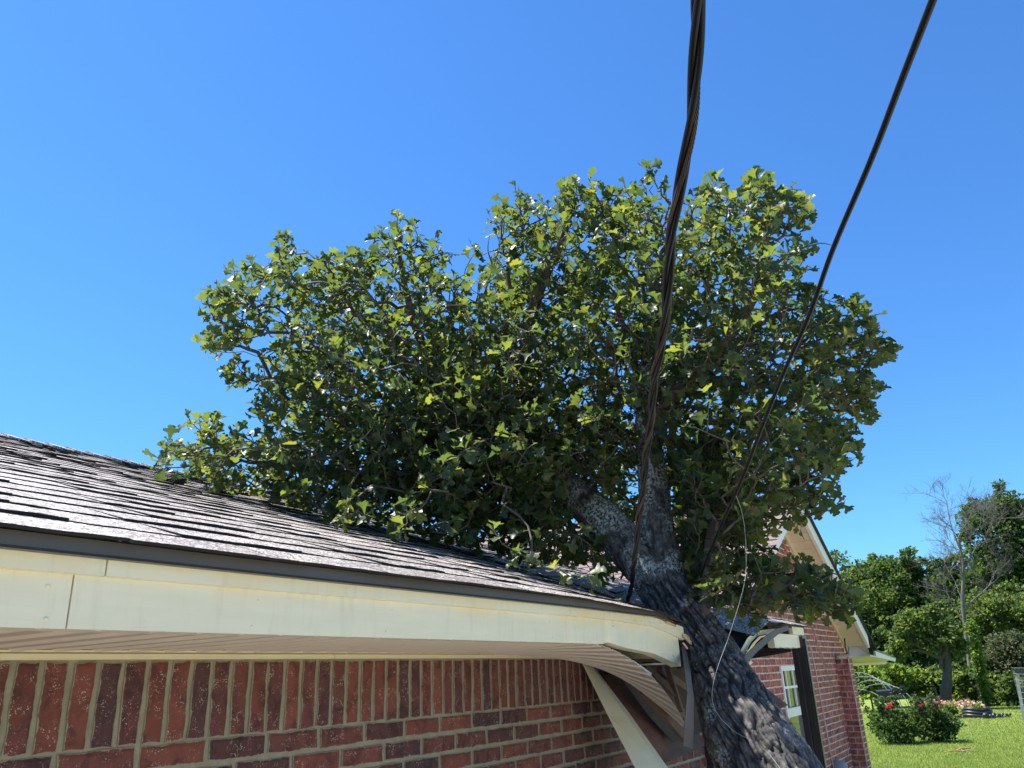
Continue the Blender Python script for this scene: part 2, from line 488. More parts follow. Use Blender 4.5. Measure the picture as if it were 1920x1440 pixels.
M_LEAF = leaf_mat('oak_leaf', OAKC, (0.265, 0.35, 0.052), 0.38, 0.46)
M_FOLA = leaf_mat('foliage_mid', [(0.0, (0.034, 0.060, 0.020)), (0.6, (0.066, 0.102, 0.032)), (1.0, (0.12, 0.155, 0.046))], (0.27, 0.38, 0.06), 0.4, 0.6, 0.25)
M_FOLB = leaf_mat('foliage_dark', [(0.0, (0.022, 0.046, 0.016)), (0.6, (0.045, 0.080, 0.022)), (1.0, (0.085, 0.125, 0.030))], (0.18, 0.30, 0.04), 0.33, 0.6, 0.25)
M_FOLC = leaf_mat('foliage_bright', [(0.0, (0.050, 0.095, 0.018)), (0.6, (0.085, 0.15, 0.025)), (1.0, (0.13, 0.19, 0.03))], (0.36, 0.50, 0.07), 0.42, 0.6, 0.25)
M_FOLG = leaf_mat('foliage_greyish', [(0.0, (0.050, 0.065, 0.032)), (0.6, (0.085, 0.095, 0.050)), (1.0, (0.12, 0.125, 0.07))], (0.20, 0.25, 0.08), 0.3, 0.65, 0.2)
M_ROSE = leaf_mat('rose_petal', [(0.0, (0.62, 0.03, 0.05)), (1.0, (0.75, 0.09, 0.09))], (0.8, 0.1, 0.1), 0.3, 0.5)
M_PINK = leaf_mat('faded_pink_petal', [(0.0, (0.62, 0.30, 0.25)), (1.0, (0.72, 0.45, 0.38))], (0.7, 0.4, 0.3), 0.3, 0.6)
M_DEAD = simple('dead_wood', (0.13, 0.115, 0.105), 0.85, 0.3, 12)
M_DTRUNK = simple('dark_trunk', (0.060, 0.050, 0.042), 0.85, 0.3, 9, bumps=0.4, bscale=15)

def grass_mat():
    m, nt, nd, lk, b = mat('lawn_grass')
    gi = nd.new('ShaderNodeNewGeometry')
    n = noise(nt, gi.outputs['Position'], 0.8, 6, 0.72)
    n2 = noise(nt, gi.outputs['Position'], 9.0, 5, 0.7)
    r = ramp(nt, [(0.3, (0.155, 0.225, 0.040)), (0.55, (0.235, 0.310, 0.060)), (0.75, (0.36, 0.36, 0.11))], n.outputs['Fac'])
    v = ramp(nt, [(0.3, (0.62, 0.66, 0.6)), (0.7, (1.25, 1.2, 1.2))], n2.outputs['Fac'])
    c = mixc(nt, 1.0, r.outputs[0], v.outputs[0], 'MULTIPLY')
    lk.new(c, b.inputs['Base Color'])
    b.inputs['Roughness'].default_value = 0.8
    b.inputs['Specular IOR Level'].default_value = 0.2
    n3 = noise(nt, gi.outputs['Position'], 55.0, 4, 0.7)
    bump(nt, n3.outputs['Fac'], 0.8, 0.05, b)
    return m
M_GRASS = grass_mat()
M_BLADE = leaf_mat('grass_blade', [(0.0, (0.095, 0.15, 0.024)), (0.6, (0.175, 0.245, 0.042)), (1.0, (0.34, 0.33, 0.12))], (0.46, 0.57, 0.10), 0.45, 0.55, 0.3)

def glass_mat():
    m, nt, nd, lk, b = mat('dark_window_glass')
    b.inputs['Base Color'].default_value = (0.012, 0.020, 0.020, 1)
    b.inputs['Roughness'].default_value = 0.03
    b.inputs['Specular IOR Level'].default_value = 0.6
    return m
M_GLASS = glass_mat()

# ================================================================== ground
gm = MB(); gm.add([(-600, -900, GND), (1500, -900, GND), (1500, 1200, GND), (-600, 1200, GND)], [(0, 1, 2, 3)])
lawn = gm.build('lawn', M_GRASS); tag(lawn, 'bright green mown lawn running back to the trees', None, None, 'structure')

M_BOUNCE = simple('pale_bounce_slab', (0.50, 0.43, 0.34), 0.9, 0.12, 3, bumps=0.3, bscale=60)
pm = MB(); pm.box(-16, 10.5, -11.0, 1.99, GND - 0.05, GND + 0.012)  # unseen slab, added to bounce warm sunlight up to fascia and soffit
pv = pm.build('bounce_slab', M_BOUNCE); tag(pv, 'unseen pale slab added to bounce warm light onto the brick house', None, None, 'structure')

# ================================================================== brick pieces
def brick_variant(L, H, D, seed, name, m):
    r = random.Random(seed)
    ring = []
    nx, nz = 4, 2
    pts = [(-L / 2 + L * i / nx, -H / 2) for i in range(nx)] + [(L / 2, -H / 2 + H * i / nz) for i in range(nz)] + \
          [(L / 2 - L * i / nx, H / 2) for i in range(nx)] + [(-L / 2, H / 2 - H * i / nz) for i in range(nz)]
    n = len(pts)
    j = lambda s: r.uniform(-s, s)
    outer = [(x + j(0.0030), -D + 0.0035 + j(0.0008), z + j(0.0030)) for x, z in pts]
    inner = [(x * (1 - 0.017 / L) + j(0.0012), -D + j(0.0006), z * (1 - 0.017 / H) + j(0.0012)) for x, z in pts]
    back = [(x, 0.0, z) for x, z in pts]
    mb = MB()
    fs = [tuple(range(n))]
    for i in range(n):
        k = (i + 1) % n
        fs.append((i, n + i, n + k, k)); fs.append((n + i, 2 * n + i, 2 * n + k, n + k))
    mb.add(inner + outer + back, fs)
    me = mb.mesh(name, m)
    ed = me.attributes.new('edge', 'FLOAT', 'POINT'); ed.data.foreach_set('value', [0.0] * n + [1.0] * (2 * n))
    return me

def lay_bricks(specs, meshes, parent, keep, name='brick'):
    """specs: (centre, rotation about Y of the wall normal, length factor, extra matrix). The 'keep' largest in view are objects."""
    P = np.array([s[0] for s in specs])
    x, y, d = proj(P)
    size = np.where((x > -40) & (x < 1960) & (y > 300) & (y < 1480) & (d > 0.3), 1.0 / np.maximum(d, .3) ** 2, -1.0 / (1 + np.abs(d)))
    # foreshortening of the wall
    nrm = np.array([s[3][0:3] for s in specs]); vd = P / np.linalg.norm(P, axis=1)[:, None]
    size = size * np.where(size > 0, np.abs((nrm * vd).sum(1)), 1)
    order = np.argsort(-size)
    big = set(order[:keep].tolist())
    V = []; Fs = []; off = 0; ED = []
    for i, (c, rot, lf, nv) in enumerate(specs):
        n = Vector(nv)                        # outward normal, horizontal
        xax = Vector((-n.y, n.x, 0))          # along the wall so that local -Y looks outward
        b = Matrix(((xax.x, -n.x, 0, c[0]), (xax.y, -n.y, 0, c[1]), (0, 0, 1, c[2]), (0, 0, 0, 1)))
        Mx = b @ Matrix.Rotation(rot, 4, 'Y') @ Matrix.Diagonal((lf, 1, 1, 1))
        me = meshes[(i * 7 + int(abs(c[0]) * 31)) % len(meshes)]
        if i in big:
            link_mesh(name, me, parent, Mx)
        else:
            vv = np.array([v.co for v in me.vertices]); mm = np.array(Mx)
            V.append(vv @ mm[:3, :3].T + mm[:3, 3]); ED += [q.value for q in me.attributes['edge'].data]
            Fs.append([[k + off for k in p.vertices] for p in me.polygons]); off += len(vv)
    if V:
        me = bpy.data.meshes.new('brickwork')
        me.from_pydata(np.vstack(V).tolist(), [], [tuple(f) for q in Fs for f in q])
        me.materials.append(meshes[0].materials[0]); me.update()
        me.attributes.new('edge', 'FLOAT', 'POINT').data.foreach_set('value', ED)
        o = link_mesh('brickwork', me, parent)
        o['kind'] = 'stuff'

# ================================================================== near house
house = thing('brick_house', 'red brick house with dark shingled roof and cream eave crushed under the fallen tree', 'house', (2.0, 2.0, GND))
HX0, HX1, WY = -1.6, 5.6, 2.0
WTOP = 0.085
# mortar wall with end returns
mb = MB(); mb.box(HX0, HX1 - 0.012, WY + 0.007, WY + 0.2, GND, 0.30)
wall = mb.build('wall', M_MORTAR, house)
CO = 0.0677
D_ = 0.02
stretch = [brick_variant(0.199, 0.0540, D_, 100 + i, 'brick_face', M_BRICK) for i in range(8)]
specs = []
nO = (0.0, -1.0, 0.0)
yb = WY + D_
# soldier course
z_sold = WTOP - 0.010 - 0.0955
x = HX0 + 0.03
while x < HX1 - 0.02:
    specs.append(((x, yb + random.uniform(-.0015, .0015), z_sold + random.uniform(-.001, .001)), math.pi / 2 + random.uniform(-.008, .008), 1.0, nO))
    x += 0.0677 + random.uniform(-0.0016, 0.0016)
zc = WTOP - 0.010 - 0.191 - 0.010 - 0.0287
row = 0
while zc > GND + 0.02:
    x = HX0 + 0.10 + (0.106 if row % 2 else 0.0) + random.uniform(-.008, .008)
    while x < HX1 - 0.06:
        specs.append(((x, yb + random.uniform(-.002, .001), zc + random.uniform(-.0013, .0013)), random.uniform(-.004, .004), random.uniform(.985, 1.0), nO))
        x += 0.2125
    zc -= CO; row += 1
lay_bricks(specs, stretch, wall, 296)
# end wall of the house (faces +X)
mb = MB(); mb.box(HX1 - 0.011, HX1, WY + 0.02, 8.6, GND, 0.28)
mb.build('end_wall', M_BRICK, house)

# ---------------------------------------------------------------- roof
PIT = 0.328
TH = math.atan(PIT)
EY, EZ = 1.285, 0.246
RX0, RX1 = -1.7, 5.76
SL = (5.40 - EY) / math.cos(TH)
SD = np.array([0, math.cos(TH), math.sin(TH)]); NO = np.array([0, -math.sin(TH), math.cos(TH)])
def dent(X, Y):
    return -0.33 * np.exp(-((X - 4.0) / 0.42) ** 2) * np.exp(-((Y - 1.3) / 0.75) ** 2) - 0.015 * np.exp(-((X - 3.1) / 0.5) ** 2) * np.exp(-((Y - 1.3) / 0.5) ** 2)
def roofp(X, s, h=0.0):
    p = np.array([X, EY, EZ]) + SD * s + NO * h
    p[2] += dent(p[0], p[1])
    return p
def in_hole(X, s):
    return 3.42 < X < 4.34 and s < 0.42 - 0.5 * abs(X - 3.85)
mb = MB()
xs = np.linspace(RX0, RX1, 90); ss = np.linspace(0.02, SL, 36)
idx = {}
for i, X in enumerate(xs):
    for j, s in enumerate(ss):
        idx[i, j, 0] = len(mb.v); mb.v.append(tuple(roofp(X, s, -0.003)))
        idx[i, j, 1] = len(mb.v); mb.v.append(tuple(roofp(X, s, -0.022)))
for i in range(len(xs) - 1):
    for j in range(len(ss) - 1):
        if in_hole((xs[i] + xs[i + 1]) / 2, (ss[j] + ss[j + 1]) / 2): continue
        mb.f.append((idx[i, j, 0], idx[i + 1, j, 0], idx[i + 1, j + 1, 0], idx[i, j + 1, 0]))
        mb.f.append((idx[i, j, 1], idx[i, j + 1, 1], idx[i + 1, j + 1, 1], idx[i + 1, j, 1]))
        if j == 0: mb.f.append((idx[i, 0, 0], idx[i, 0, 1], idx[i + 1, 0, 1], idx[i + 1, 0, 0]))
        if i == len(xs) - 2: mb.f.append((idx[i + 1, j, 0], idx[i + 1, j, 1], idx[i + 1, j + 1, 1], idx[i + 1, j + 1, 0]))
# far slope
ry, rz = 5.40, EZ + PIT * (5.40 - EY)
mb.add([(RX0, ry, rz - 0.004), (RX1, ry, rz - 0.004), (RX1, 9.4, rz - 0.004 - PIT * 4.0), (RX0, 9.4, rz - 0.004 - PIT * 4.0)], [(0, 1, 2, 3)])
roof = mb.build('roof', M_DECK, house)

M_CORE = simple('asphalt_core', (0.012, 0.011, 0.011), 0.9, 0.2, 60)
def tab_mesh(seed, thick):
    r = random.Random(seed)
    n = 5
    W = 0.25
    mb = MB()
    top = []; low = []
    for i in range(n + 1):
        xx = -W / 2 + W * i / n
        e = r.uniform(-0.005, 0.005)
        lift = thick + r.uniform(-0.0012, 0.0016)
        top.append((xx, e, lift)); low.append((xx, e + 0.001, lift - thick * 0.95))
    up = [(-W / 2 + W * i / n, 0.185, 0.003) for i in range(n + 1)]
    m = n + 1
    fs = []
    for i in range(n):
        fs.append((i, i + 1, m + i + 1, m + i))          # top
        fs.append((i, 2 * m + i, 2 * m + i + 1, i + 1))  # butt edge
    fs.append((0, m, 2 * m)); fs.append((n, 2 * m + n, m + n))
    mb.add(top + up + low, fs)
    me = mb.mesh('shingle_tab', M_SHINGLE)
    me.materials.append(M_CORE)
    for q in range(len(me.polygons)):
        if q >= 2 * n or q % 2: me.polygons[q].material_index = 1
    return me
thin = [tab_mesh(300 + i, 0.0066) for i in range(6)]
thickm = [tab_mesh(320 + i, 0.0102) for i in range(6)]
EXP = 0.158
tabs = []
k = 0
s = -0.012
while s < SL - 0.02:
    x = RX0 - random.uniform(0, 0.2)
    alt = random.random() < 0.5
    while x < RX1:
        w = random.uniform(0.15, 0.42) if not alt else random.uniform(0.16, 0.38)
        if k == 0: w = 0.33
        xc = x + w / 2
        x1 = min(x + w, RX1 + 0.006)
        if x1 - x > 0.03 and not in_hole((x + x1) / 2, s + 0.05):
            tabs.append(((x + x1) / 2, s, (x1 - x - 0.003) / 0.25, alt and k > 0))
        x += w
        alt = not alt
    k += 1
    s += EXP
P = np.array([roofp(t[0], t[1]) for t in tabs])
px, py, dd = proj(P)
vis = (px > -60) & (px < 1960) & (py < 1300)
score = np.where(vis, 1 / np.maximum(dd, .2) ** 2, -dd)
big = set(np.argsort(-score)[:270].tolist())
V = []; Fs = []; off = 0
for i, (X, s, f, al) in enumerate(tabs):
    o = roofp(X, s); e = 0.02
    ax = roofp(X + e, s) - roofp(X - e, s); ax /= np.linalg.norm(ax)
    up = roofp(X, s + 0.1) - o; up /= np.linalg.norm(up)
    nn = np.cross(ax, up)
    wob = random.uniform(-0.004, 0.004)
    Mx = Matrix((( ax[0] * f, up[0], nn[0], o[0]), (ax[1] * f, up[1], nn[1], o[1] + 0), (ax[2] * f, up[2], nn[2], o[2]), (0, 0, 0, 1)))
    Mx = Mx @ Matrix.Translation((0, wob, 0.0)) @ Matrix.Rotation(random.uniform(-.006, .006), 4, 'Z')
    me = random.choice(thickm if al else thin)
    if i in big:
        link_mesh('shingle', me, roof, Mx)
    else:
        vv = np.array([v.co for v in me.vertices]); mm = np.array(Mx)
        V.append(vv @ mm[:3, :3].T + mm[:3, 3]); Fs += [tuple(q + off for q in p.vertices) for p in me.polygons]; off += len(vv)
me = bpy.data.meshes.new('shingle_field'); me.from_pydata(np.vstack(V).tolist(), [], Fs); me.materials.append(M_SHINGLE); me.materials.append(M_CORE); me.polygons.foreach_set('material_index', [1 if (q % 12 >= 10 or (q % 12) % 2) else 0 for q in range(len(me.polygons))]); me.update()
link_mesh('shingle_field', me, roof)['kind'] = 'stuff'
# ridge caps
def cap_mesh(seed):
    r = random.Random(seed); mb = MB()
    A = []; B = []
    for a in np.linspace(-1, 1, 7):
        yy = a * 0.13; zz = 0.018 - abs(a) ** 1.3 * 0.13 * PIT
        A.append((-0.01, yy, zz + 0.016 + r.uniform(-.002, .002))); B.append((0.20, yy, zz + 0.002))
    mb.ribbon(A, B, (0, 0, -0.008))
    return mb.mesh('ridge_cap_piece', M_SHINGLE)
caps = [cap_mesh(400 + i) for i in range(3)]
x = 0.6
while x < RX1 - 0.1:
    link_mesh('ridge_cap', random.choice(caps), roof, Matrix.Translation((x, ry, rz - 0.004)) @ Matrix.Rotation(random.uniform(-.02, .02), 4, 'Z'))
    x += 0.142

# ---------------------------------------------------------------- eave trim
FY = 1.322
def fsag(X):                                  # sag of the eave boards towards the break
    return -0.038 * np.clip((X - 3.17) / 0.33, 0, 1.1) ** 1.1 - 0.006 * np.clip((X - 2.5) / 0.9, 0, 1)
def fbot(X):
    return -0.046 * np.clip((X - 2.77) / 0.69, 0, 1.2) ** 0.95
def strip(x0, x1, prof, parent, name, mtl, step=0.03, dents=False):
    X = np.arange(x0, x1 + step * .5, step)
    if X[-1] < x1 - 1e-4: X = np.append(X, x1)
    n = len(prof)
    vs = []; fs = []
    for xx in X:
        for (yy, zz, low) in prof:
            dy = 0.0; dz = fsag(xx) + low * fbot(xx)
            if dents:
                dy += low * (0.012 * math.exp(-((xx - 2.76) / 0.035) ** 2) - 0.006 * math.exp(-((xx - 2.83) / 0.05) ** 2) + 0.007 * math.exp(-((xx - 2.44) / 0.04) ** 2))
                dz += low ** 3 * (0.008 * math.exp(-((xx - 2.77) / 0.04) ** 2))
            vs.append((xx, yy + dy, zz + dz))
    for i in range(len(X) - 1):
        for j in range(n):
            k = (j + 1) % n
            fs.append((i * n + j, i * n + k, (i + 1) * n + k, (i + 1) * n + j))
    fs.append(tuple(range(n))[::-1]); fs.append(tuple((len(X) - 1) * n + j for j in range(n)))
    mb = MB(); mb.add(vs, fs)
    return mb.build(name, mtl, parent)
fp = [(FY, 0.191, .3), (FY, 0.15, .5), (FY, 0.1035, 1), (FY + 0.045, 0.1025, 1), (FY + 0.045, 0.1065, 1), (FY + 0.012, 0.112, 1), (FY + 0.012, 0.191, 0)]
strip(RX0, 0.748, fp, house, 'fascia_board', M_CREAM, .2)
strip(0.7505, 3.455, [(a - 0.0012, b, c) for a, b, c in fp], house, 'fascia_board', M_CREAM, .02, True)
tp = [(FY - 0.012, 0.226, 0), (FY - 0.012, 0.190, .35), (FY + 0.006, 0.1885, .35), (FY + 0.006, 0.226, 0)]
strip(RX0, 0.795, tp, house, 'eave_trim', M_CREAM, .2)
strip(0.7975, 3.50, [(a - 0.001, b, c) for a, b, c in tp], house, 'eave_trim', M_CREAM, .03)
dp = [(FY - 0.026, 0.245, 0), (FY - 0.028, 0.222, 0), (FY - 0.034, 0.2165, 0), (FY - 0.014, 0.2165, 0), (FY - 0.010, 0.236, 0), (FY + 0.05, 0.240, 0), (FY + 0.05, 0.246, 0)]
strip(RX0, 3.30, dp, house, 'drip_edge', M_BROWN, .05)
for i in range(11):
    for zz in (0.118, 0.168):
        mb = MB(); X = -0.9 + i * .406 + random.uniform(-.02, .02)
        if X > 2.7: continue
        c = np.array([X, FY - 0.0012, zz + fsag(X) * .5]); mb.tube([c + np.array([0, .003, 0]), c + np.array([0, -.0008, 0]), c + np.array([0, -.0016, 0])], [.0032, .0032, .0012], 7)
        mb.build('nail_head', M_CREAM, house)
# frieze moulding at the wall head
fz = [(WY - 0.018, 0.085, 0), (WY - 0.016, 0.0985, 0), (WY - 0.007, 0.0995, 0), (WY - 0.007, 0.1015, 0), (WY - 0.016, 0.1025, 0), (WY - 0.016, 0.107, 0), (WY + 0.01, 0.107, 0), (WY + 0.01, 0.085, 0)]
def frz(x0, x1, nm):
    X = np.linspace(x0, x1, 40); n = len(fz); vs = []; fs = []
    for xx in X:
        q = np.clip((xx - 3.0) / 0.9, 0, 1) ** 2
        for yy, zz, _ in fz: vs.append((xx, yy - 0.02 * q, zz - 0.012 * q - (zz - 0.085) * 0.75 * q))
    for i in range(39):
        for j in range(n):
            fs.append((i * n + j, i * n + (j + 1) % n, (i + 1) * n + (j + 1) % n, (i + 1) * n + j))
    fs.append(tuple(range(n))[::-1]); fs.append(tuple(39 * n + j for j in range(n)))
    mb = MB(); mb.add(vs, fs); return mb.build(nm, M_FRIEZE, house)
frz(RX0, 2.04, 'frieze_board'); frz(2.042, 3.86, 'frieze_board')
# soffit panels: narrow ribbed strips running from wall to fascia; the last ones are torn down
def soff(w, t):
    """w: place along the wall, t: 0 at the wall .. 1 at the fascia"""
    q = np.clip((w - 2.55) / 1.3, 0, 1)
    y = WY - 0.012 - (WY - 0.012 - FY - 0.008) * t
    x = w - 0.34 * q * q * t
    z = 0.1085 - 0.037 * q * q - 0.33 * q ** 1.7 * t ** 1.5
    return np.array([x, y, z])
soffit = MB(); soffit.box(RX0, 2.5, FY + 0.05, WY, 0.113, 0.118)
soffit = soffit.build('soffit', M_SOFFIT, house)
w = RX0
ts = np.linspace(0, 1, 11)
while w < 3.84:
    w1 = min(w + 0.1, 3.86)
    prof = [(0.0, 0.0), (0.05, 0.006), (0.15, 0.006), (0.20, 0.0), (1.0, 0.0)]
    mb = MB()
    for a in range(len(prof) - 1):
        A = [soff(w + (w1 - w) * prof[a][0], t) - np.array([0, 0, prof[a][1]]) for t in ts]
        B = [soff(w + (w1 - w) * prof[a + 1][0], t) - np.array([0, 0, prof[a + 1][1]]) for t in ts]
        mb.ribbon(A, B, (0, 0, 0.002))
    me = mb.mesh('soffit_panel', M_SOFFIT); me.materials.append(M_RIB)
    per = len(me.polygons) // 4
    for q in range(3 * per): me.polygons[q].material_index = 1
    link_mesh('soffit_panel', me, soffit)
    w += 0.1

def pxribbon(name, A, B, m, off=(0, 0.004, 0), parent=None):
    """A, B: lists of (px, py, Y) edge points on planes Y = const"""
    mb = MB(); mb.ribbon([onY(*p) for p in A], [onY(*p) for p in B], off)
    return mb.build(name, m, parent)
# torn frieze length hanging from the wall head
tr = MB()
tr.ribbon([onY(1090, 1241, 1.965), onY(1140, 1342, 1.86), onY(1197, 1452, 1.74), onY(1252, 1560, 1.62)],
          [onY(1110, 1250, 1.955), onY(1177, 1345, 1.84), onY(1248, 1448, 1.70), onY(1318, 1556, 1.57)], (0.004, 0.002, 0))
tr.ribbon([onY(1110, 1250, 1.956), onY(1177, 1345, 1.841), onY(1248, 1448, 1.701), onY(1318, 1556, 1.571)],
          [onY(1114, 1250, 1.985), onY(1184, 1343, 1.875), onY(1257, 1446, 1.735), onY(1328, 1553, 1.605)], (0.003, 0.003, 0))
o = tr.build('hanging_trim', M_FRIEZE, house); o['label'] = 'cream trim length torn loose and hanging down the wall'
# end of the boxed eave: curled aluminium strip and torn edge
o = pxribbon('torn_flashing', [(1278, 1212, 1.345), (1284, 1255, 1.24), (1289, 1300, 1.19), (1284, 1360, 1.19), (1281, 1398, 1.20)],
             [(1285, 1212, 1.345), (1295, 1260, 1.25), (1301, 1310, 1.20), (1301, 1365, 1.20), (1299, 1404, 1.21)], simple('grey_tan_flashing', (0.14, 0.125, 0.11), .55, .15, 9), (0.003, 0.003, 0), house)
o = pxribbon('broken_soffit_edge', [(1187, 1238, 1.38), (1205, 1250, 1.38), (1222, 1262, 1.38)], [(1190, 1243, 1.38), (1205, 1256, 1.38), (1221, 1269, 1.38)], M_WHITE, (0.002, 0.006, 0), house)
mb = MB()
mb.box(3.30, 3.452, FY + 0.05, FY + 0.12, 0.03, 0.036)
e = mb.build('fascia_return', M_CREAM, house)
# rafters and sub-fascia inside the broken eave
def rbar(a, b, w, t, m, nm='rafter', wd=(0, 0, 1), parent=None):
    mb = MB(); mb.bar(a, b, wd, w, t); return mb.build(nm, m, parent or house)
for X in (2.2, 2.8, 3.4, 4.6, 5.2):
    rbar((X, 1.40, 0.20 + dent(X, 1.4)), (X, 2.6, 0.56), 0.09, 0.038, M_RAFTER)
rbar((-1.6, FY + 0.03, 0.178), (3.40, FY + 0.035, 0.150), 0.08, 0.02, M_RAFTER, 'sub_fascia')
rbar(onY(1208, 1248, 1.45), onY(1262, 1300, 1.50), 0.03, 0.02, M_RAFTER, 'broken_rafter')
rbar(onY(1218, 1252, 1.55), onY(1268, 1330, 1.62), 0.06, 0.025, M_WOODRED, 'broken_rafter')
# splintered wood at the break
for (a, b, wd) in [((1243, 1158, 1.31), (1262, 1168, 1.33), .012), ((1250, 1166, 1.30), (1266, 1174, 1.31), .009), ((1282, 1192, 1.30), (1296, 1206, 1.31), .016), ((1281, 1206, 1.28), (1289, 1216, 1.28), .006), ((1284, 1190, 1.33), (1300, 1203, 1.33), .01)]:
    rbar(onY(*a), onY(*b), wd, 0.006, M_SPLINT, 'splinter')
mb = MB(); mb.ribbon([onY(1150, 1238, 1.80), onY(1175, 1285, 1.84), onY(1215, 1340, 1.88), onY(1262, 1392, 1.92)], [onY(1298, 1232, 1.62), onY(1306, 1280, 1.70), onY(1311, 1330, 1.80), onY(1320, 1372, 1.90)], (0, 0.006, 0))  # dark sheet added to paint the shade of the hollow eave
o = mb.build('void_shade_sheet', M_DECK, house); o['label'] = 'dark sheet standing in for the shade inside the broken eave'
for (a, b, w_b) in [((1222, 1268, 1.52), (1290, 1352, 1.58), .05), ((1236, 1256, 1.5), (1300, 1300, 1.56), .035), ((1205, 1290, 1.62), (1285, 1384, 1.70), .055), ((1252, 1252, 1.45), (1276, 1330, 1.52), .03)]:
    rbar(onY(*a), onY(*b), w_b, 0.022, M_RAFTER, 'broken_rafter')
# house corner below the break: red board, plywood sheathing, dark post, ribbed pipe
mb = MB(); mb.ribbon([onY(1132, 1266, 1.955), onY(1180, 1345, 1.955), onY(1225, 1428, 1.955)], [onY(1172, 1262, 1.955), onY(1215, 1330, 1.955), onY(1258, 1418, 1.955)], (0, 0.03, 0))
o = mb.build('sheathing_board', M_WOODRED, house); o['label'] = 'red stained board torn open under the eave'
mb = MB(); mb.ribbon([onY(1160, 1275, 1.985), onY(1200, 1350, 1.985), onY(1243, 1432, 1.985)], [onY(1276, 1290, 1.985), onY(1300, 1350, 1.985), onY(1322, 1398, 1.985)], (0, 0.012, 0))
o = mb.build('plywood_sheet', M_PLY, house); o['label'] = 'grey bare plywood sheet behind the torn soffit'
mb = MB(); mb.box(HX1 - 0.09, HX1 + 0.0, WY - 0.045, WY + 0.02, GND, -0.34); mb.build('corner_trim', M_BRONZE, house)
# corrugated downpipe
mb = MB()
n = 28; ring = []
cx, cy = HX1 + 0.065, WY - 0.03
for kk in range(n):
    a = 2 * math.pi * kk / n; rr = 1.0 + (0.07 if kk % 2 else -0.07)
    ring.append((cx + 0.060 * rr * math.copysign(abs(math.cos(a)) ** .6, math.cos(a)), cy + 0.045 * rr * math.copysign(abs(math.sin(a)) ** .6, math.sin(a))))
vs = [(x, y, -0.46) for x, y in ring] + [(x + .02, y - .01, GND) for x, y in ring]
mb.add(vs, [(i, (i + 1) % n, n + (i + 1) % n, n + i) for i in range(n)] + [tuple(range(n))])
mb.build('downspout', M_FRIEZE, house)
# right-hand stub of the eave
rp = [(FY, 0.192, 0), (FY, 0.112, 0), (FY + 0.04, 0.112, 0), (FY + 0.04, 0.192, 0)]
def rstrip(x0, x1, prof, nm, m):
    X = np.linspace(x0, x1, 12); n = len(prof); vs = []; fs = []
    for xx in X:
        for yy, zz, _ in prof: vs.append((xx, yy, zz + float(dent(xx, 1.3)) * 0.6 - (0.004 * math.sin(xx * 40) if zz < .15 else 0)))
    for i in range(11):
        for j in range(n): fs.append((i * n + j, i * n + (j + 1) % n, (i + 1) * n + (j + 1) % n, (i + 1) * n + j))
    fs.append(tuple(range(n))[::-1]); fs.append(tuple(11 * n + j for j in range(n)))
    mb = MB(); mb.add(vs, fs); return mb.build(nm, m, house)
rstrip(5.02, 5.70, rp, 'fascia_board', M_CREAM)
rstrip(5.44, 5.74, [(FY - 0.014, 0.240, 0), (FY - 0.014, 0.193, 0), (FY + 0.01, 0.193, 0), (FY + 0.01, 0.240, 0)], 'eave_trim', M_CREAM)
# rake board along the open end
mb = MB(); a0 = roofp(RX1 - 0.03, 0.03, -0.06); a1 = roofp(RX1 - 0.03, SL, -0.06)
mb.bar(a0, a1, (0, 0, 1), 0.07, 0.02); mb.build('rake_board', M_CREAM, house)
# peeled strips bent down against the trunk
S1a = [(1462, 1178), (1438, 1180), (1416, 1184), (1402, 1196), (1391, 1216), (1380, 1236), (1372, 1244)]
S1b = [(1460, 1187), (1436, 1189), (1420, 1192), (1409, 1203), (1399, 1221), (1386, 1244), (1375, 1249)]
pxribbon('peeled_fascia_strip', [(a, b, 1.31 - .02 * i / 6) for i, (a, b) in enumerate(S1a)], [(a, b, 1.32 - .02 * i / 6) for i, (a, b) in enumerate(S1b)], M_CREAM, (0, 0.003, 0), house)
S2a = [(1440, 1190), (1424, 1193), (1412, 1205), (1402, 1221), (1389, 1238)]
S2b = [(1436, 1193), (1427, 1196), (1416, 1207), (1406, 1224), (1393, 1241)]
pxribbon('peeled_fascia_strip', [(a, b, 1.34) for a, b in S2a], [(a, b, 1.35) for a, b in S2b], M_CREAM, (0, 0.003, 0), house)
S3a = [(1478, 1173), (1458, 1178), (1438, 1191), (1416, 1210), (1396, 1230), (1376, 1252)]
S3b = [(1480, 1181), (1460, 1189), (1442, 1203), (1420, 1222), (1402, 1242), (1384, 1263)]
pxribbon('bent_drip_edge', [(a, b, 1.27) for a, b in S3a], [(a, b, 1.28) for a, b in S3b], M_BLUEGREY, (0, 0.004, 0), house)
pxribbon('bent_soffit_strip', [(1408, 1238, 1.36), (1395, 1252, 1.36), (1383, 1263, 1.36)], [(1412, 1242, 1.40), (1400, 1254, 1.40), (1386, 1268, 1.40)], M_CREAM, (0, 0.004, 0), house)
# post and beam that carry the eave corner
mb = MB(); mb.box(5.64, 5.74, 1.30, 1.38, GND, 0.185); mb.box(5.655, 5.672, 1.288, 1.2985, GND, 0.17)
mb.build('porch_post', M_BRONZE, house)
mb = MB(); mb.box(5.60, 5.632, 1.335, 1.37, GND, 0.11); mb.build('porch_post', M_BRONZE, house)
mb = MB(); mb.bar((5.60, 1.38, 0.115), (5.57, 1.93, 0.05), (0, 0, 1), 0.05, 0.05); mb.build('porch_beam', M_BRONZE, house)
mb = MB(); mb.bar((5.62, 1.36, 0.16), (5.62, 2.3, 0.15), (0, 0, 1), 0.07, 0.04); mb.build('porch_beam', M_BRONZE, house)

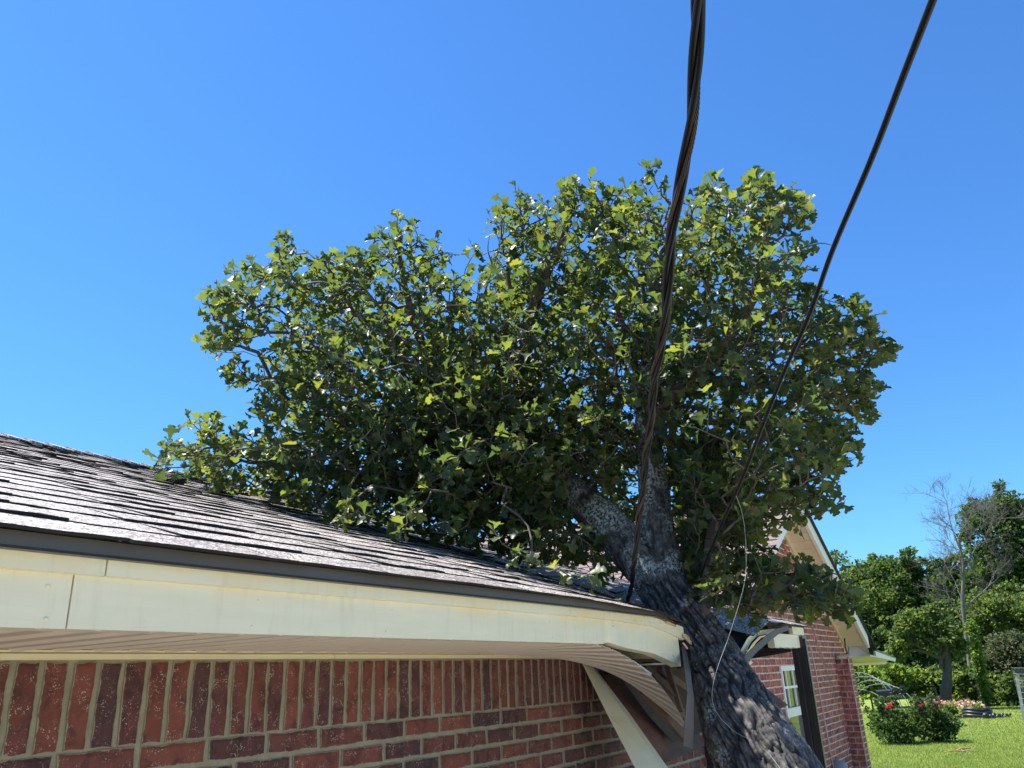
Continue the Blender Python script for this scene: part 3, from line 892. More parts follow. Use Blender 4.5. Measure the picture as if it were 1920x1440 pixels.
# ================================================================== gabled house
gab = thing('gabled_house', 'gabled red brick house with cream soffit and one white window right of the leaning trunk', 'house', (9.85, 2.3, GND))
GY = 2.3; GXL, GXR, GXA = 6.25, 12.65, 9.45
GZ0 = 0.125
def gz(X): return GZ0 + 0.5008 * (3.2 - abs(X - GXA))
WX0, WX1, WZ0, WZ1 = 8.81, 9.72, -0.86, 0.012
mb = MB()
T = GY + 0.007; Bk = GY + 0.2
def wallpoly(pts): 
    n = len(pts)
    mb.add([(x, T, z) for x, z in pts] + [(x, Bk, z) for x, z in pts], [tuple(range(n)), tuple(range(2 * n - 1, n - 1, -1))] + [(i, n + i, n + (i + 1) % n, (i + 1) % n) for i in range(n)])
wallpoly([(GXL, GND), (WX0, GND), (WX0, gz(WX0)), (GXL, gz(GXL))])
wallpoly([(WX0, GND), (WX1, GND), (WX1, WZ0), (WX0, WZ0)])
wallpoly([(WX0, WZ1), (WX1, WZ1), (WX1, gz(WX1)), (WX0, gz(WX0))])
wallpoly([(WX1, GND), (GXR - 0.012, GND), (GXR - 0.012, gz(GXR - .012)), (GXA, gz(GXA)), (WX1, gz(WX1))])
gwall = mb.build('gable_wall', M_MORTAR2, gab)
gb = [brick_variant(0.2025, 0.0585, D_, 500 + i, 'scored_brick_face', M_BRICK2) for i in range(6)]
specs = []
zc = WZ1 + 0.005 + 0.0335
zc -= math.floor((zc - GND) / CO) * CO
row = 0
PX0, PX1, PY = 11.60, 11.84, 2.13
while zc < 1.8:
    x = GXL + 0.10 + (0.106 if row % 2 else 0)
    lab = []
    while x < GXR - 0.02:
        l0, l1 = x - 0.101, x + 0.101
        segs = [(l0, l1)]
        if WZ0 - 0.03 < zc < WZ1 + 0.03:
            segs = []
            if l0 < WX0: segs.append((l0, min(l1, WX0)))
            if l1 > WX1: segs.append((max(l0, WX1), l1))
        for s0, s1 in segs:
            s1 = min(s1, GXR); 
            if s1 - s0 < 0.03: continue
            if gz(s0) < zc + 0.03 or gz(s1) < zc + 0.03: continue
            specs.append((((s0 + s1) / 2, GY + D_ + random.uniform(-.0015, .001), zc + random.uniform(-.001, .001)), random.uniform(-.004, .004), (s1 - s0) / 0.2025, nO))
        x += 0.2125
    zc += CO; row += 1
# header row over the window
lay_bricks(specs, gb, gwall, 215)
# pilaster
mb = MB(); mb.box(PX0 + 0.02, PX1 - 0.02, PY + 0.006, GY + 0.005, GND, 0.075)
pil = mb.build('pilaster', M_MORTAR2, gab)
hb = [brick_variant(0.095, 0.0585, 0.013, 530 + i, 'half_brick_face', M_BRICK2) for i in range(4)]
ps = []
zc = 0.075 - 0.036
row = 0
while zc > GND + .03:
    fl = row % 2
    w_ = (GY - PY)
    if fl: ps.append(((PX0 + 0.013 + 0.002, PY + w_ / 2 - 0.002, zc), 0.0, (w_ - 0.004) / 0.095, (-1, 0, 0)))
    else:
        ps.append(((PX0 + 0.015, PY + w_ * 0.26, zc), 0.0, (w_ * 0.48) / 0.095, (-1, 0, 0)))
        ps.append(((PX0 + 0.015, PY + w_ * 0.79, zc), 0.0, (w_ * 0.42) / 0.095, (-1, 0, 0)))
    ps.append(((PX0 + 0.12, PY + 0.013, zc), 0.0, 0.238 / 0.095, nO))
    zc -= CO; row += 1
lay_bricks(ps, hb, pil, 80)
mb = MB(); mb.add([(PX0 - .01, PY - 0.01, 0.078), (PX0 + .18, PY - .012, 0.075), (PX0 + .16, GY - .01, 0.11), (PX0 + 0.0, GY - .01, 0.10), (PX0, PY, 0.12), (PX0 + .1, PY + .05, 0.13)], [(0, 1, 2, 3), (0, 4, 1), (1, 4, 5), (1, 5, 2), (2, 5, 3), (3, 5, 4), (0, 3, 4)])
o = mb.build('broken_brick', M_SPLINT, gab)
# rake soffit, fascia, roof slopes
RYF = 2.012
SLP = 0.5008
def slope_pt(X, Y, dz=0.0, side=1):
    return (X, Y, GZ0 + SLP * (3.2 - abs(X - GXA)) + dz)
soffit2 = MB()
XE = 12.46
for sgn in (1, -1):
    f = lambda X: GXA + sgn * (X - GXA)
    soffit2.hexa([slope_pt(f(GXA), RYF, .012), slope_pt(f(XE), RYF, .012), slope_pt(f(XE), GY + .02, .012), slope_pt(f(GXA), GY + .02, .012),
                  slope_pt(f(GXA), RYF, .03), slope_pt(f(XE), RYF, .03), slope_pt(f(XE), GY + .02, .03), slope_pt(f(GXA), GY + .02, .03)])
soffit2 = soffit2.build('rake_soffit', M_SOFFIT2, gab)
for sgn in (1, -1):
    x = GXA + 0.02
    while x < XE - 0.5:
        x1 = min(x + 0.147, XE - 0.45)
        f = lambda X: GXA + sgn * (X - GXA)
        mb = MB()
        mb.hexa([slope_pt(f(x), RYF + .02, 0), slope_pt(f(x1), RYF + .02, .004), slope_pt(f(x1), GY - .012, .004), slope_pt(f(x), GY - .012, 0),
                 slope_pt(f(x), RYF + .02, .011), slope_pt(f(x1), RYF + .02, .011), slope_pt(f(x1), GY - .012, .011), slope_pt(f(x), GY - .012, .011)])
        mb.build('soffit_board', M_SOFFIT2, soffit2)
        x += 0.153
for sgn in (1, -1):
    f = lambda X: GXA + sgn * (X - GXA)
    mb = MB()
    a, b = slope_pt(f(GXA), RYF), slope_pt(f(XE + .02), RYF)
    def q(p, dy, dz): return (p[0], p[1] + dy, p[2] + dz)
    mb.hexa([q(a, -.02, -.01), q(b, -.02, -.01), q(b, 0.018, -.01), q(a, 0.018, -.01), q(a, -.02, .155), q(b, -.02, .155), q(b, 0.018, .155), q(a, 0.018, .155)])
    mb.build('rake_fascia', M_WHITE, gab)
    mb = MB()
    a, b = slope_pt(f(GXA), GY - 0.02), slope_pt(f(XE), GY - 0.02)
    mb.hexa([q(a, 0, -.045), q(b, 0, -.045), q(b, .019, -.045), q(a, .019, -.045), q(a, 0, 0.0), q(b, 0, 0.0), q(b, .019, 0.0), q(a, .019, 0.0)])
    mb.build('rake_frieze', M_SOFFIT2, gab)
    mb = MB()
    a, b = slope_pt(f(GXA), RYF - .05), slope_pt(f(XE + 0.42), RYF - .05)
    c, d = slope_pt(f(XE + 0.42), RYF + 7), slope_pt(f(GXA), RYF + 7)
    mb.hexa([q(a, 0, .157), q(b, 0, .157), q(c, 0, .157), q(d, 0, .157), q(a, 0, .185), q(b, 0, .185), q(c, 0, .185), q(d, 0, .185)])
    gr = mb.build('roof_slope', M_DECK, gab)
    if sgn < 0:
        V = []; Fs = []; off = 0
        s = 0.0; L = 3.95
        while s < L:
            y = RYF - 0.05 + random.uniform(-.1, 0)
            while y < RYF + 6:
                wv = random.uniform(.16, .36)
                x0 = GXL - 0.3 + s * 0.894; 
                h = 0.19 + random.choice((0.006, 0.012)); z0 = lambda X: slope_pt(X, 0)[2]
                q4 = [(x0, y, z0(x0) + h), (x0 + .16, y, z0(x0 + .16) + .187), (x0 + .16, y + wv - .004, z0(x0 + .16) + .187), (x0, y + wv - .004, z0(x0) + h), (x0, y, z0(x0) + .183), (x0, y + wv - .004, z0(x0) + .183)]
                if x0 + .16 < GXA:
                    V += q4; Fs += [(off, off + 3, off + 2, off + 1), (off, off + 4, off + 5, off + 3)]; off += 6
                y += wv
            s += 0.158
        me = bpy.data.meshes.new('shingle_field'); me.from_pydata(V, [], Fs); me.materials.append(M_SHINGLE2); me.update()
        link_mesh('shingle_field', me, gr)['kind'] = 'stuff'
# boxed end of the eave on the right
mb = MB()
A = [onY(1590, 1203, GY - 0.03), onY(1622, 1200, RYF), onY(1632, 1230, RYF), onY(1594, 1233, GY - 0.03)]
mb.add([tuple(p) for p in A] + [tuple(p + np.array([0.03, 0.03, 0.01])) for p in A], [(0, 3, 2, 1), (4, 5, 6, 7), (0, 1, 5, 4), (1, 2, 6, 5), (2, 3, 7, 6), (3, 0, 4, 7)])
mb.build('eave_box_end', simple('grey_flat_panel', (0.62, 0.60, 0.56), 0.5, 0.04, 4), gab)
mb = MB()
# sloping soffit of the side eave, seen from below
A = [onY(1594, 1233.5, 2.28), onY(1632, 1230.5, 2.00), onY(1668, 1238, 2.0), onY(1660, 1241, 2.25), onY(1598, 1244, 2.45)]
mb.add([tuple(p) for p in A] + [tuple(p + np.array([0, 0.0, .02])) for p in A], [(0, 1, 2, 3, 4), (9, 8, 7, 6, 5)] + [(i, 5 + i, 5 + (i + 1) % 5, (i + 1) % 5) for i in range(5)])
mb.build('eave_soffit', M_FRIEZE, gab)
mb = MB()
mb.ribbon([onY(1597, 1243.5, 2.40), onY(1662, 1240, 2.22)], [onY(1598, 1249, 2.40), onY(1662, 1245, 2.22)], (0, 0.03, 0))
mb.build('eave_trim', M_SOFFIT2, gab)
mb = MB()
mb.ribbon([onY(1641, 1220, 1.99), onY(1680, 1234, 1.99)], [onY(1643, 1231, 1.99), onY(1679, 1240, 1.99)], (0.02, 0.03, 0))
mb.build('side_fascia', M_WHITE, gab)
mb = MB()
mb.ribbon([onY(1641, 1217, 1.98), onY(1680, 1233, 1.98)], [onY(1641, 1220, 1.98), onY(1680, 1234.5, 1.98)], (0.02, 3.0, 0.4))
mb.build('side_roof_edge', M_BROWN, gab)
# window
win = thing
wf = MB()
fw = 0.05; y0, y1 = GY - 0.012, GY + 0.06
wf.box(WX0 - .01, WX1 + .01, y0, y1, WZ1 - fw, WZ1); wf.box(WX0 - .01, WX1 + .01, y0, y1, WZ0, WZ0 + fw)
wf.box(WX0 - .01, WX0 + .035, y0 + .001, y1, WZ0 + fw, WZ1 - fw); wf.box(WX1 - .06, WX1 + .01, y0 + .001, y1, WZ0 + fw, WZ1 - fw)
window = wf.build('window', M_WHITE, gab)
mid = -0.43
mb = MB(); mb.box(WX0 + .035, WX1 - .06, GY - 0.004, GY + .05, mid - .055, mid + .03); mb.build('meeting_rail', M_WHITE, window)
for X in (9.08, 9.36):
    mb = MB(); mb.box(X - .010, X + .010, GY + 0.018, GY + .03, mid + .03, WZ1 - fw); mb.build('muntin', M_WHITE, window)
mb = MB(); mb.box(WX0 + .035, WX1 - .06, GY + 0.0185, GY + .0295, -0.215, -0.19); mb.build('muntin', M_WHITE, window)
mb = MB(); mb.box(WX0 + .03, WX1 - .05, GY + 0.034, GY + .04, mid, WZ1 - fw + .01); mb.build('pane', M_GLASS, window)
mb = MB(); mb.box(WX0 + .03, WX1 - .05, GY + 0.046, GY + .052, WZ0 + .02, mid); mb.build('pane', M_GLASS, window)
# small fittings on the gable wall
P0 = [onY(1579, 1181, 2.26), onY(1583, 1195, 2.26), onY(1585, 1212, 2.26), onY(1588, 1226, 2.26), onY(1590, 1240, 2.25)]
mb = MB(); mb.tube(spline(P0, 20), 0.009, 6); mb.build('wall_cable', simple('rusty_cable', (0.07, 0.02, 0.02), .6), gab)
P0 = [onY(1519, 1212, 2.28), onY(1527, 1245, 2.28), onY(1537, 1300, 2.285), onY(1550, 1372, 2.285), onY(1564, 1445, 2.285)]
mb = MB(); mb.tube(spline(P0, 30), 0.0065, 6); mb.build('wall_conduit', simple('pale_conduit', (0.55, 0.43, 0.36), .6), gab)
c = onY(1581, 1440, 2.2)
mb = MB(); mb.tube([c + np.array([0, .1, -.02]), c + np.array([0, .06, 0]), c, c + np.array([0, -.03, -.01]), c + np.array([0, -.045, -.02])], [.075, .08, .078, .055, .01], 14); mb.build('vent_hood', M_GREY, gab, True)

# ================================================================== fallen oak
BASE = (3.25, 0.42, GND)
tree = thing('fallen_tree', 'fallen oak with lichened trunk leaning across the broken eave and leafy crown over the roof', 'tree', BASE)
def T_(px, py, D, r): return tuple(at(px, py, D)) + (r,)
trunk_pts = [(3.02, 0.20, GND - 0.15, 0.30), (3.08, 0.28, -1.75, 0.24), (3.22, 0.55, -1.15, 0.20), T_(1440, 1440, 3.62, .172), T_(1396, 1366, 3.70, .158), T_(1359, 1286, 3.82, .126), T_(1331, 1225, 3.93, .108), T_(1277, 1152, 4.05, .104), T_(1238, 1095, 4.16, .112)]
limbL = [T_(1244, 1104, 4.15, .113), T_(1196, 1046, 4.22, .108), T_(1132, 978, 4.36, .100), T_(1070, 922, 4.52, .090), T_(1000, 872, 4.68, .070), T_(930, 830, 4.8, .058), T_(830, 800, 4.85, .045), T_(700, 790, 4.85, .032), T_(590, 770, 4.85, .02)]
limbR = [T_(1250, 1110, 4.13, .098), T_(1240, 1040, 4.22, .092), T_(1229, 960, 4.34, .083), T_(1222, 880, 4.44, .076), T_(1212, 800, 4.52, .064), T_(1215, 700, 4.55, .05), T_(1235, 590, 4.5, .036), T_(1260, 480, 4.45, .022)]
limbB = [T_(1066, 920, 4.54, .075), T_(1010, 820, 4.7, .052), T_(985, 700, 4.75, .042), T_(1000, 580, 4.75, .034), T_(1040, 480, 4.72, .02), T_(1072, 400, 4.7, .010)]
limbC = [T_(1310, 1200, 3.95, .05), T_(1322, 1120, 3.98, .026), T_(1326, 1040, 4.0, .021), T_(1345, 960, 4.05, .018), T_(1400, 870, 4.15, .014), T_(1460, 780, 4.2, .009)]
limbD = [T_(1214, 800, 4.5, .055), T_(1280, 720, 4.45, .042), T_(1360, 640, 4.4, .033), T_(1420, 540, 4.4, .024), T_(1440, 440, 4.4, .012)]
limbE = [T_(930, 830, 4.8, .045), T_(850, 740, 4.9, .036), T_(790, 640, 4.95, .028), T_(760, 540, 4.95, .018), T_(745, 450, 4.9, .010)]
limbF = [T_(1060, 925, 4.5, .05), T_(960, 905, 4.45, .04), T_(850, 880, 4.5, .032), T_(740, 890, 4.55, .026), T_(600, 885, 4.6, .018), T_(470, 865, 4.6, .010)]
limbs = [limbL, limbR, limbB, limbC, limbD, limbE, limbF]

def bark_tube(pts, n_s, n_a, amp, freq, seed, name, m):
    S = spline(pts, n_s)
    P, rad = S[:, :3], np.maximum(S[:, 3], 0.004)
    # gentle wander
    L = np.concatenate([[0], np.cumsum(np.linalg.norm(np.diff(P, axis=0), axis=1))])
    T = np.gradient(P, axis=0); T /= np.linalg.norm(T, axis=1)[:, None]
    U = np.zeros_like(P); u = np.cross(T[0], (0.2, .9, .1)); u /= np.linalg.norm(u)
    for i in range(n_s):
        u = u - T[i] * (u @ T[i]); u /= np.linalg.norm(u); U[i] = u
    W = np.cross(T, U)
    a = np.linspace(0, 2 * np.pi, n_a, endpoint=False)
    A, LL = np.meshgrid(a, L)
    Rr = rad[:, None] * np.ones_like(A)
    rx = np.cos(A) * Rr; ry_ = np.sin(A) * Rr
    def fb(fs, fl, o):
        wob = vnoise(rx * 9 + o, ry_ * 9 + o, LL * 5 + o) * 0.09
        return vnoise((rx + wob * .35) * fs + 17 + o, (ry_ + wob * .35) * fs + 9 + o, LL * fl + o)
    f1 = fb(freq, freq * 0.17, seed); f2 = fb(freq * 2.1, freq * 0.45, seed + 5); f3 = fb(freq * 5, freq * 2.5, seed + 9)
    ridge = np.clip(np.abs(2 * f1 - 1) * 3.6, 0, 1) ** 0.7 * 0.75 + np.clip(np.abs(2 * f2 - 1) * 3.0, 0, 1) * 0.25 + (f3 - .5) * 0.25
    low = vnoise(rx * 6 + 3, ry_ * 6 + 3, LL * 4 + seed) - 0.5
    plate = ridge.copy()
    d = amp * (ridge - 0.5) * np.minimum(1, Rr / 0.1) + low * 0.12 * Rr
    RR = Rr + d
    V = P[:, None, :] + RR[..., None] * (np.cos(A)[..., None] * U[:, None, :] + np.sin(A)[..., None] * W[:, None, :])
    i, k = np.meshgrid(np.arange(n_s - 1), np.arange(n_a), indexing='ij')
    k2 = (k + 1) % n_a
    Fq = np.stack([i * n_a + k, i * n_a + k2, (i + 1) * n_a + k2, (i + 1) * n_a + k], -1).reshape(-1, 4)
    me = np_mesh(name, V.reshape(-1, 3), Fq, m, True)
    at_ = me.attributes.new('plate', 'FLOAT', 'POINT'); at_.data.foreach_set('value', plate.ravel().astype(np.float32))
    return link_mesh(name, me, tree)
bark_tube(trunk_pts, 680, 280, 0.027, 52.0, 3.0, 'trunk', M_BARK)
for k, lb in enumerate(limbs):
    big_ = k < 2
    bark_tube(lb, 260 if big_ else 90, 96 if big_ else 22, 0.010 if big_ else 0.003, 60.0, 11.0 + k * 3, 'limb', M_LIMB if k in (0, 1) else M_TWIG)

# crown envelope: overlapping clumps (sight-line position, radius in photo pixels, distance)
CL = [(372, 852, 72, 4.55), (450, 868, 80, 4.55), (560, 880, 90, 4.5), (330, 862, 36, 4.6),
      (465, 565, 78, 4.8), (540, 515, 74, 4.8), (600, 600, 110, 4.8), (560, 700, 92, 4.8), (570, 790, 105, 4.7), (430, 625, 45, 4.75), (455, 708, 30, 4.7), (420, 548, 36, 4.75),
      (743, 470, 62, 4.9), (745, 425, 28, 4.9), (700, 580, 110, 4.85), (805, 520, 72, 4.9), (720, 720, 150, 4.7), (700, 850, 130, 4.5), (860, 640, 140, 4.75), (640, 520, 50, 4.85),
      (900, 800, 160, 4.6), (850, 910, 120, 4.35), (970, 425, 55, 4.8), (968, 375, 28, 4.8), (955, 520, 95, 4.8), (1070, 395, 66, 4.7), (1075, 355, 30, 4.7), (1060, 500, 110, 4.7), (1000, 680, 150, 4.65),
      (1180, 430, 84, 4.6), (1220, 352, 40, 4.5), (1140, 395, 45, 4.6), (1180, 560, 140, 4.6), (1160, 720, 150, 4.5), (1320, 420, 84, 4.5), (1420, 400, 60, 4.4), (1475, 395, 46, 4.4), (1345, 365, 35, 4.4), (1415, 355, 28, 4.4),
      (1330, 560, 140, 4.4), (1450, 510, 90, 4.4), (1320, 720, 150, 4.4), (1490, 640, 110, 4.35), (1570, 625, 68, 4.35), (1618, 655, 50, 4.3), (1650, 655, 22, 4.3), (1560, 740, 84, 4.3), (1480, 800, 120, 4.25), (1565, 840, 55, 4.2), (1600, 745, 45, 4.25),
      (1400, 890, 125, 4.2), (1500, 925, 66, 4.15), (1540, 930, 32, 4.1), (1030, 860, 130, 4.45), (1000, 990, 78, 4.2), (920, 985, 70, 4.25), (1090, 1000, 60, 4.2),
      (1365, 1060, 70, 4.1), (1300, 960, 100, 4.25), (1460, 1095, 46, 4.1), (1540, 1112, 44, 4.05), (1400, 1000, 52, 4.15), (1340, 1130, 40, 4.0), (1410, 1130, 46, 4.05)]
CL += [(400, 890, 45, 9), (480, 915, 50, 9), (560, 935, 55, 9), (640, 960, 60, 9), (740, 985, 66, 9), (830, 1010, 66, 9), (920, 1040, 60, 9), (1000, 1060, 52, 9), (1060, 1085, 40, 9), (1110, 1100, 30, 9),
       (760, 940, 70, 9), (880, 970, 80, 9), (660, 910, 70, 9), (990, 1010, 70, 9), (1290, 1060, 50, 4.3), (1290, 870, 90, 4.4), (1120, 850, 90, 4.7)]
def roof_hit(px_, py_):
    r = ray(px_, py_); r = r / np.linalg.norm(r)
    den = r[2] - PIT * r[1]
    t = (EZ - PIT * EY) / den if abs(den) > 1e-6 else 99
    return t if 0 < t and r[1] * t < 5.4 else 99
NEARROOF = len(CL) - 17
CL += [(900, 960, 80, 4.12), (1000, 935, 80, 4.2), (820, 930, 80, 4.2), (1050, 1045, 48, 9), (1095, 1070, 44, 9), (1140, 1085, 36, 9), (1020, 960, 60, 9), (1090, 1030, 46, 4.55), (1140, 1010, 40, 4.7),
       (1330, 1010, 70, 4.3), (1385, 990, 56, 4.25), (1300, 900, 80, 4.35), (1290, 1120, 44, 4.3), (1350, 1100, 50, 4.15), (1430, 1075, 38, 4.1), (1500, 1100, 48, 4.05), (1560, 1120, 34, 4.05)]
BACK = [(c_[0], c_[1] + 20, c_[2] * .9, c_[3] + .75) for c_ in CL[:NEARROOF] if c_[2] >= 84 and c_[1] > 380]
C = []; Rad = []; wgt = []
BACK += [(1150, 1000, 60, 5.0), (1100, 1035, 60, 4.95), (1160, 900, 75, 5.1), (1280, 950, 60, 5.0), (1285, 1050, 50, 4.9), (1110, 1075, 45, 4.7), (1150, 950, 60, 5.2), (1060, 1010, 70, 4.7)] * 2 + [(900, 820, 150, 4.5), (1000, 850, 130, 4.5), (800, 850, 130, 4.5), (940, 920, 100, 4.4), (860, 740, 130, 4.7), (720, 840, 120, 4.6)] * 2
for c_ in BACK:
    C.append(at(c_[0], c_[1], c_[3])); Rad.append(c_[2] * c_[3] / F); wgt.append(c_[2] ** 2.15 * .55)
for ci_, (px_, py_, r_, D_0) in enumerate(CL):
    h_ = roof_hit(px_, py_ + r_ * 0.45)
    D_0 = min(D_0, h_ - 0.10) if px_ < 1230 else D_0
    D_0 = min(D_0, 4.9)
    C.append(at(px_, py_, D_0)); Rad.append(r_ * D_0 / F); wgt.append(r_ ** 2.15 * (1.0 if ci_ < NEARROOF else 0.35 if (px_ > 700 and py_ > 950 and px_ < 1180) else 2.2))
C = np.array(C); Rad = np.array(Rad); wgt = np.array(wgt); wgt /= wgt.sum()
def roof_h(P):
    return EZ + PIT * (np.minimum(P[:, 1], 10.8 - P[:, 1]) - EY) 
FORK = [(np.array(a, float), np.array(b, float)) for a, b in (((1262, 1130), (1196, 1046)), ((1196, 1046), (1082, 935)), ((1240, 1060), (1224, 890)))]
NT = 8600
view = np.array([at(960, 600, 1.0)])
pts = []
while len(pts) < NT:
    c = rng.choice(len(C), p=wgt)
    v = rng.normal(size=3); v /= np.linalg.norm(v)
    rr = Rad[c] * 0.94 * (rng.random() ** 0.42)
    v = v * rr
    fw = C[c] / np.linalg.norm(C[c])
    v = v + fw * (v @ fw) * 1.0 + fw * rng.normal() * 0.12  # clumps are deeper than wide
    p = C[c] + v
    if p[1] > 1.2 and p[0] < 5.9 and p[2] < roof_h(p[None])[0] + 0.06: 
        continue
    if p[2] < -0.1: continue
    x_, y_, d_ = proj(p[None])                # the fork of the trunk stays clear of leaves
    for (q0, q1) in FORK:
        e_ = q1 - q0; t_ = np.clip(((x_[0] - q0[0]) * e_[0] + (y_[0] - q0[1]) * e_[1]) / (e_ @ e_), 0, 1)
        if np.hypot(x_[0] - q0[0] - t_ * e_[0], y_[0] - q0[1] - t_ * e_[1]) < 44 and d_[0] < 4.42: break
    else:
        pts.append(p)
    continue
    pts.append(p)
SPRAY = [((975, 480), (968, 362), 4.8), ((1060, 430), (1090, 332), 4.7), ((1140, 430), (1135, 368), 4.65), ((1212, 420), (1218, 316), 4.5), ((1335, 430), (1343, 345), 4.4), ((1405, 420), (1412, 334), 4.4), ((1465, 440), (1488, 345), 4.4),
         ((745, 500), (747, 403), 4.9), ((800, 520), (827, 455), 4.9), ((540, 510), (528, 442), 4.8), ((480, 560), (386, 548), 4.75), ((470, 650), (390, 645), 4.75), ((510, 700), (430, 712), 4.7), ((400, 850), (290, 854), 4.55), ((420, 850), (370, 785), 4.6),
         ((1580, 640), (1632, 590), 4.3), ((1590, 690), (1667, 656), 4.28), ((1560, 760), (1640, 735), 4.25), ((1530, 830), (1614, 848), 4.2), ((1510, 930), (1565, 945), 4.12), ((1480, 1090), (1592, 1132), 4.05), ((1480, 1060), (1586, 1098), 4.05), ((640, 540), (690, 480), 4.85), ((600, 540), (610, 482), 4.85), ((1500, 520), (1530, 560), 4.35)]
for (a, b, D_0) in SPRAY:
    for t in np.linspace(.15, 1, 9):
        q = np.array(a) + (np.array(b) - np.array(a)) * t + rng.normal(size=2) * (13 - 8 * t)
        pts.append(at(q[0], q[1], D_0 + rng.normal() * .05))
pts = np.array(pts)
# grow twigs: each tip joins the structure where wire length and path length are smallest
nodes = []; parent_ = []; plen = []; fixed = []
for lb in limbs:
    S = spline(lb, 40)
    start = len(nodes)
    for i, q in enumerate(S):
        nodes.append(q[:3]); parent_.append(-1 if i == 0 else len(nodes) - 2); plen.append(0.0 if i == 0 else plen[-1] + np.linalg.norm(q[:3] - nodes[-2])); fixed.append(q[3])
NF = len(nodes)
buf = np.zeros((200000, 3)); buf[:NF] = nodes
pl = np.zeros(200000); pl[:NF] = plen
par = np.full(200000, -1); par[:NF] = parent_
cnt = NF
# order: closest to the limbs first
d0 = np.min(np.linalg.norm(pts[:, None, :] - buf[None, :NF:3, :], axis=2), axis=1)
tips = []
for ti in np.argsort(d0):
    p = pts[ti]
    d = np.linalg.norm(buf[:cnt] - p, axis=1)
    j = int(np.argmin(d + 0.28 * pl[:cnt]))
    a = buf[j]; dist = d[j]
    if dist < 0.03: continue
    n = max(2, int(dist / 0.06))
    side = rng.normal(size=3) * dist * 0.09
    sag = np.array([0, 0, -0.05 * dist])
    prev = j
    for k in range(1, n + 1):
        t = k / n
        q = a + (p - a) * t + (side + sag) * math.sin(math.pi * t) + rng.normal(size=3) * 0.006 * (k < n)
        buf[cnt] = q; par[cnt] = prev; pl[cnt] = pl[prev] + np.linalg.norm(q - buf[prev]); prev = cnt; cnt += 1
    tips.append(prev)
load = np.zeros(cnt)
for t in tips: load[t] += 1
for i in range(cnt - 1, NF - 1, -1):
    if par[i] >= 0: load[par[i]] += load[i]
# tips that kept growing are not tips any more
is_par = np.zeros(cnt, bool); is_par[par[NF:cnt]] = True
rad_n = 0.0020 * np.maximum(load, 1) ** 0.46
rad_n = np.minimum(rad_n, 0.020)
ia = np.arange(NF, cnt); ib = par[NF:cnt]
A0 = buf[ib]; B0 = buf[ia]
ra = np.where(ib < NF, rad_n[ia] * 1.1, np.minimum(rad_n[ib], rad_n[ia] * 1.5)); rb = rad_n[ia]
d = B0 - A0; ln = np.linalg.norm(d, axis=1)[:, None] + 1e-9; d = d / ln
B1 = B0 + d * 0.004
u = np.cross(d, np.array([[.3, .5, .81]])); u /= np.linalg.norm(u, axis=1)[:, None] + 1e-9
w_ = np.cross(d, u)
V = []
for k in range(5):
    a = 2 * math.pi * k / 5
    V.append(A0 + ra[:, None] * (math.cos(a) * u + math.sin(a) * w_)); 
for k in range(5):
    a = 2 * math.pi * k / 5
    V.append(B1 + rb[:, None] * (math.cos(a) * u + math.sin(a) * w_))
V = np.stack(V, 1)
base = (np.arange(len(V)) * 10)[:, None, None]
fq = np.array([[k, (k + 1) % 5, 5 + (k + 1) % 5, 5 + k] for k in range(5)])[None]
link_mesh('twigs', np_mesh('twigs', V.reshape(-1, 3), (base + fq).reshape(-1, 4), M_TWIG, True), tree)['kind'] = 'stuff'

# leaves: three-lobed, wedge-based
def leaf_template(seed):
    r = random.Random(seed)
    prof = [(0.00, .012), (0.14, .016), (0.22, .05), (0.42, .105), (0.55, .17), (0.63, .37), (0.75, .40), (0.80, .17), (0.92, .22), (1.00, .09)]
    V = []; n = len(prof)
    curl = r.uniform(-.75, .45); fold = r.uniform(.1, .95); tw = r.uniform(-.6, .6)
    for side in (-1, 0, 1):
        for (y, w) in prof:
            x = side * w * r.uniform(.9, 1.1) if side else 0.0
            yy = y + (r.uniform(-.02, .02) if side else (-0.02 if y == 1.0 else 0))
            if side and w > .38: yy += r.uniform(-.02, .08)
            z = fold * abs(x) + curl * yy * yy * 0.6 + tw * x * yy + (r.uniform(-.05, .05) if side else 0)
            V.append((x, yy, z))
    Fq = []
    for i in range(n - 1):
        Fq.append((i, n + i, n + i + 1, i + 1))
        Fq.append((n + i, 2 * n + i, 2 * n + i + 1, n + i + 1))
    return np.array(V), np.array(Fq)
LT = [leaf_template(700 + i) for i in range(18)]
LTm = [np_mesh('leaf_blade', v, f, M_LEAF, True) for v, f in LT]
tip_ids = [t for t in tips if not is_par[t]]
extra = [t for t in tips if is_par[t]]
leaves = []
def put_leaf(p, dirv, size):
    y = dirv / np.linalg.norm(dirv)
    up = np.array([rng.normal() * .45, rng.normal() * .45, 1.0]) 
    if rng.random() < 0.25: up = rng.normal(size=3)
    z = up - y * (up @ y); z /= np.linalg.norm(z) + 1e-9
    x = np.cross(y, z)
    leaves.append((p, np.stack([x, y, z], 1) * size, rng.integers(len(LT))))
for t in tip_ids + extra:
    bare = rng.random() < 0.05
    if bare: continue
    p = buf[t]; q = buf[par[t]]
    dv = p - q; dv /= np.linalg.norm(dv) + 1e-9
    nl = rng.integers(4, 8) if not is_par[t] else rng.integers(2, 4)
    for k in range(nl):
        f = rng.random() ** 1.5
        pos = p - (p - q) * f * 1.3
        g = rng.normal(size=3); g -= dv * (g @ dv); g /= np.linalg.norm(g) + 1e-9
        dd_ = dv * rng.uniform(.15, 1.1) + g * 0.95 + np.array([0, 0, rng.uniform(-.45, .35)])
        put_leaf(pos, dd_, (0.036 + 0.058 * rng.random() ** 1.3))
LP = np.array([l[0] for l in leaves])
px, py, dd = proj(LP)
sz = np.array([np.linalg.norm(l[1][:, 1]) for l in leaves])
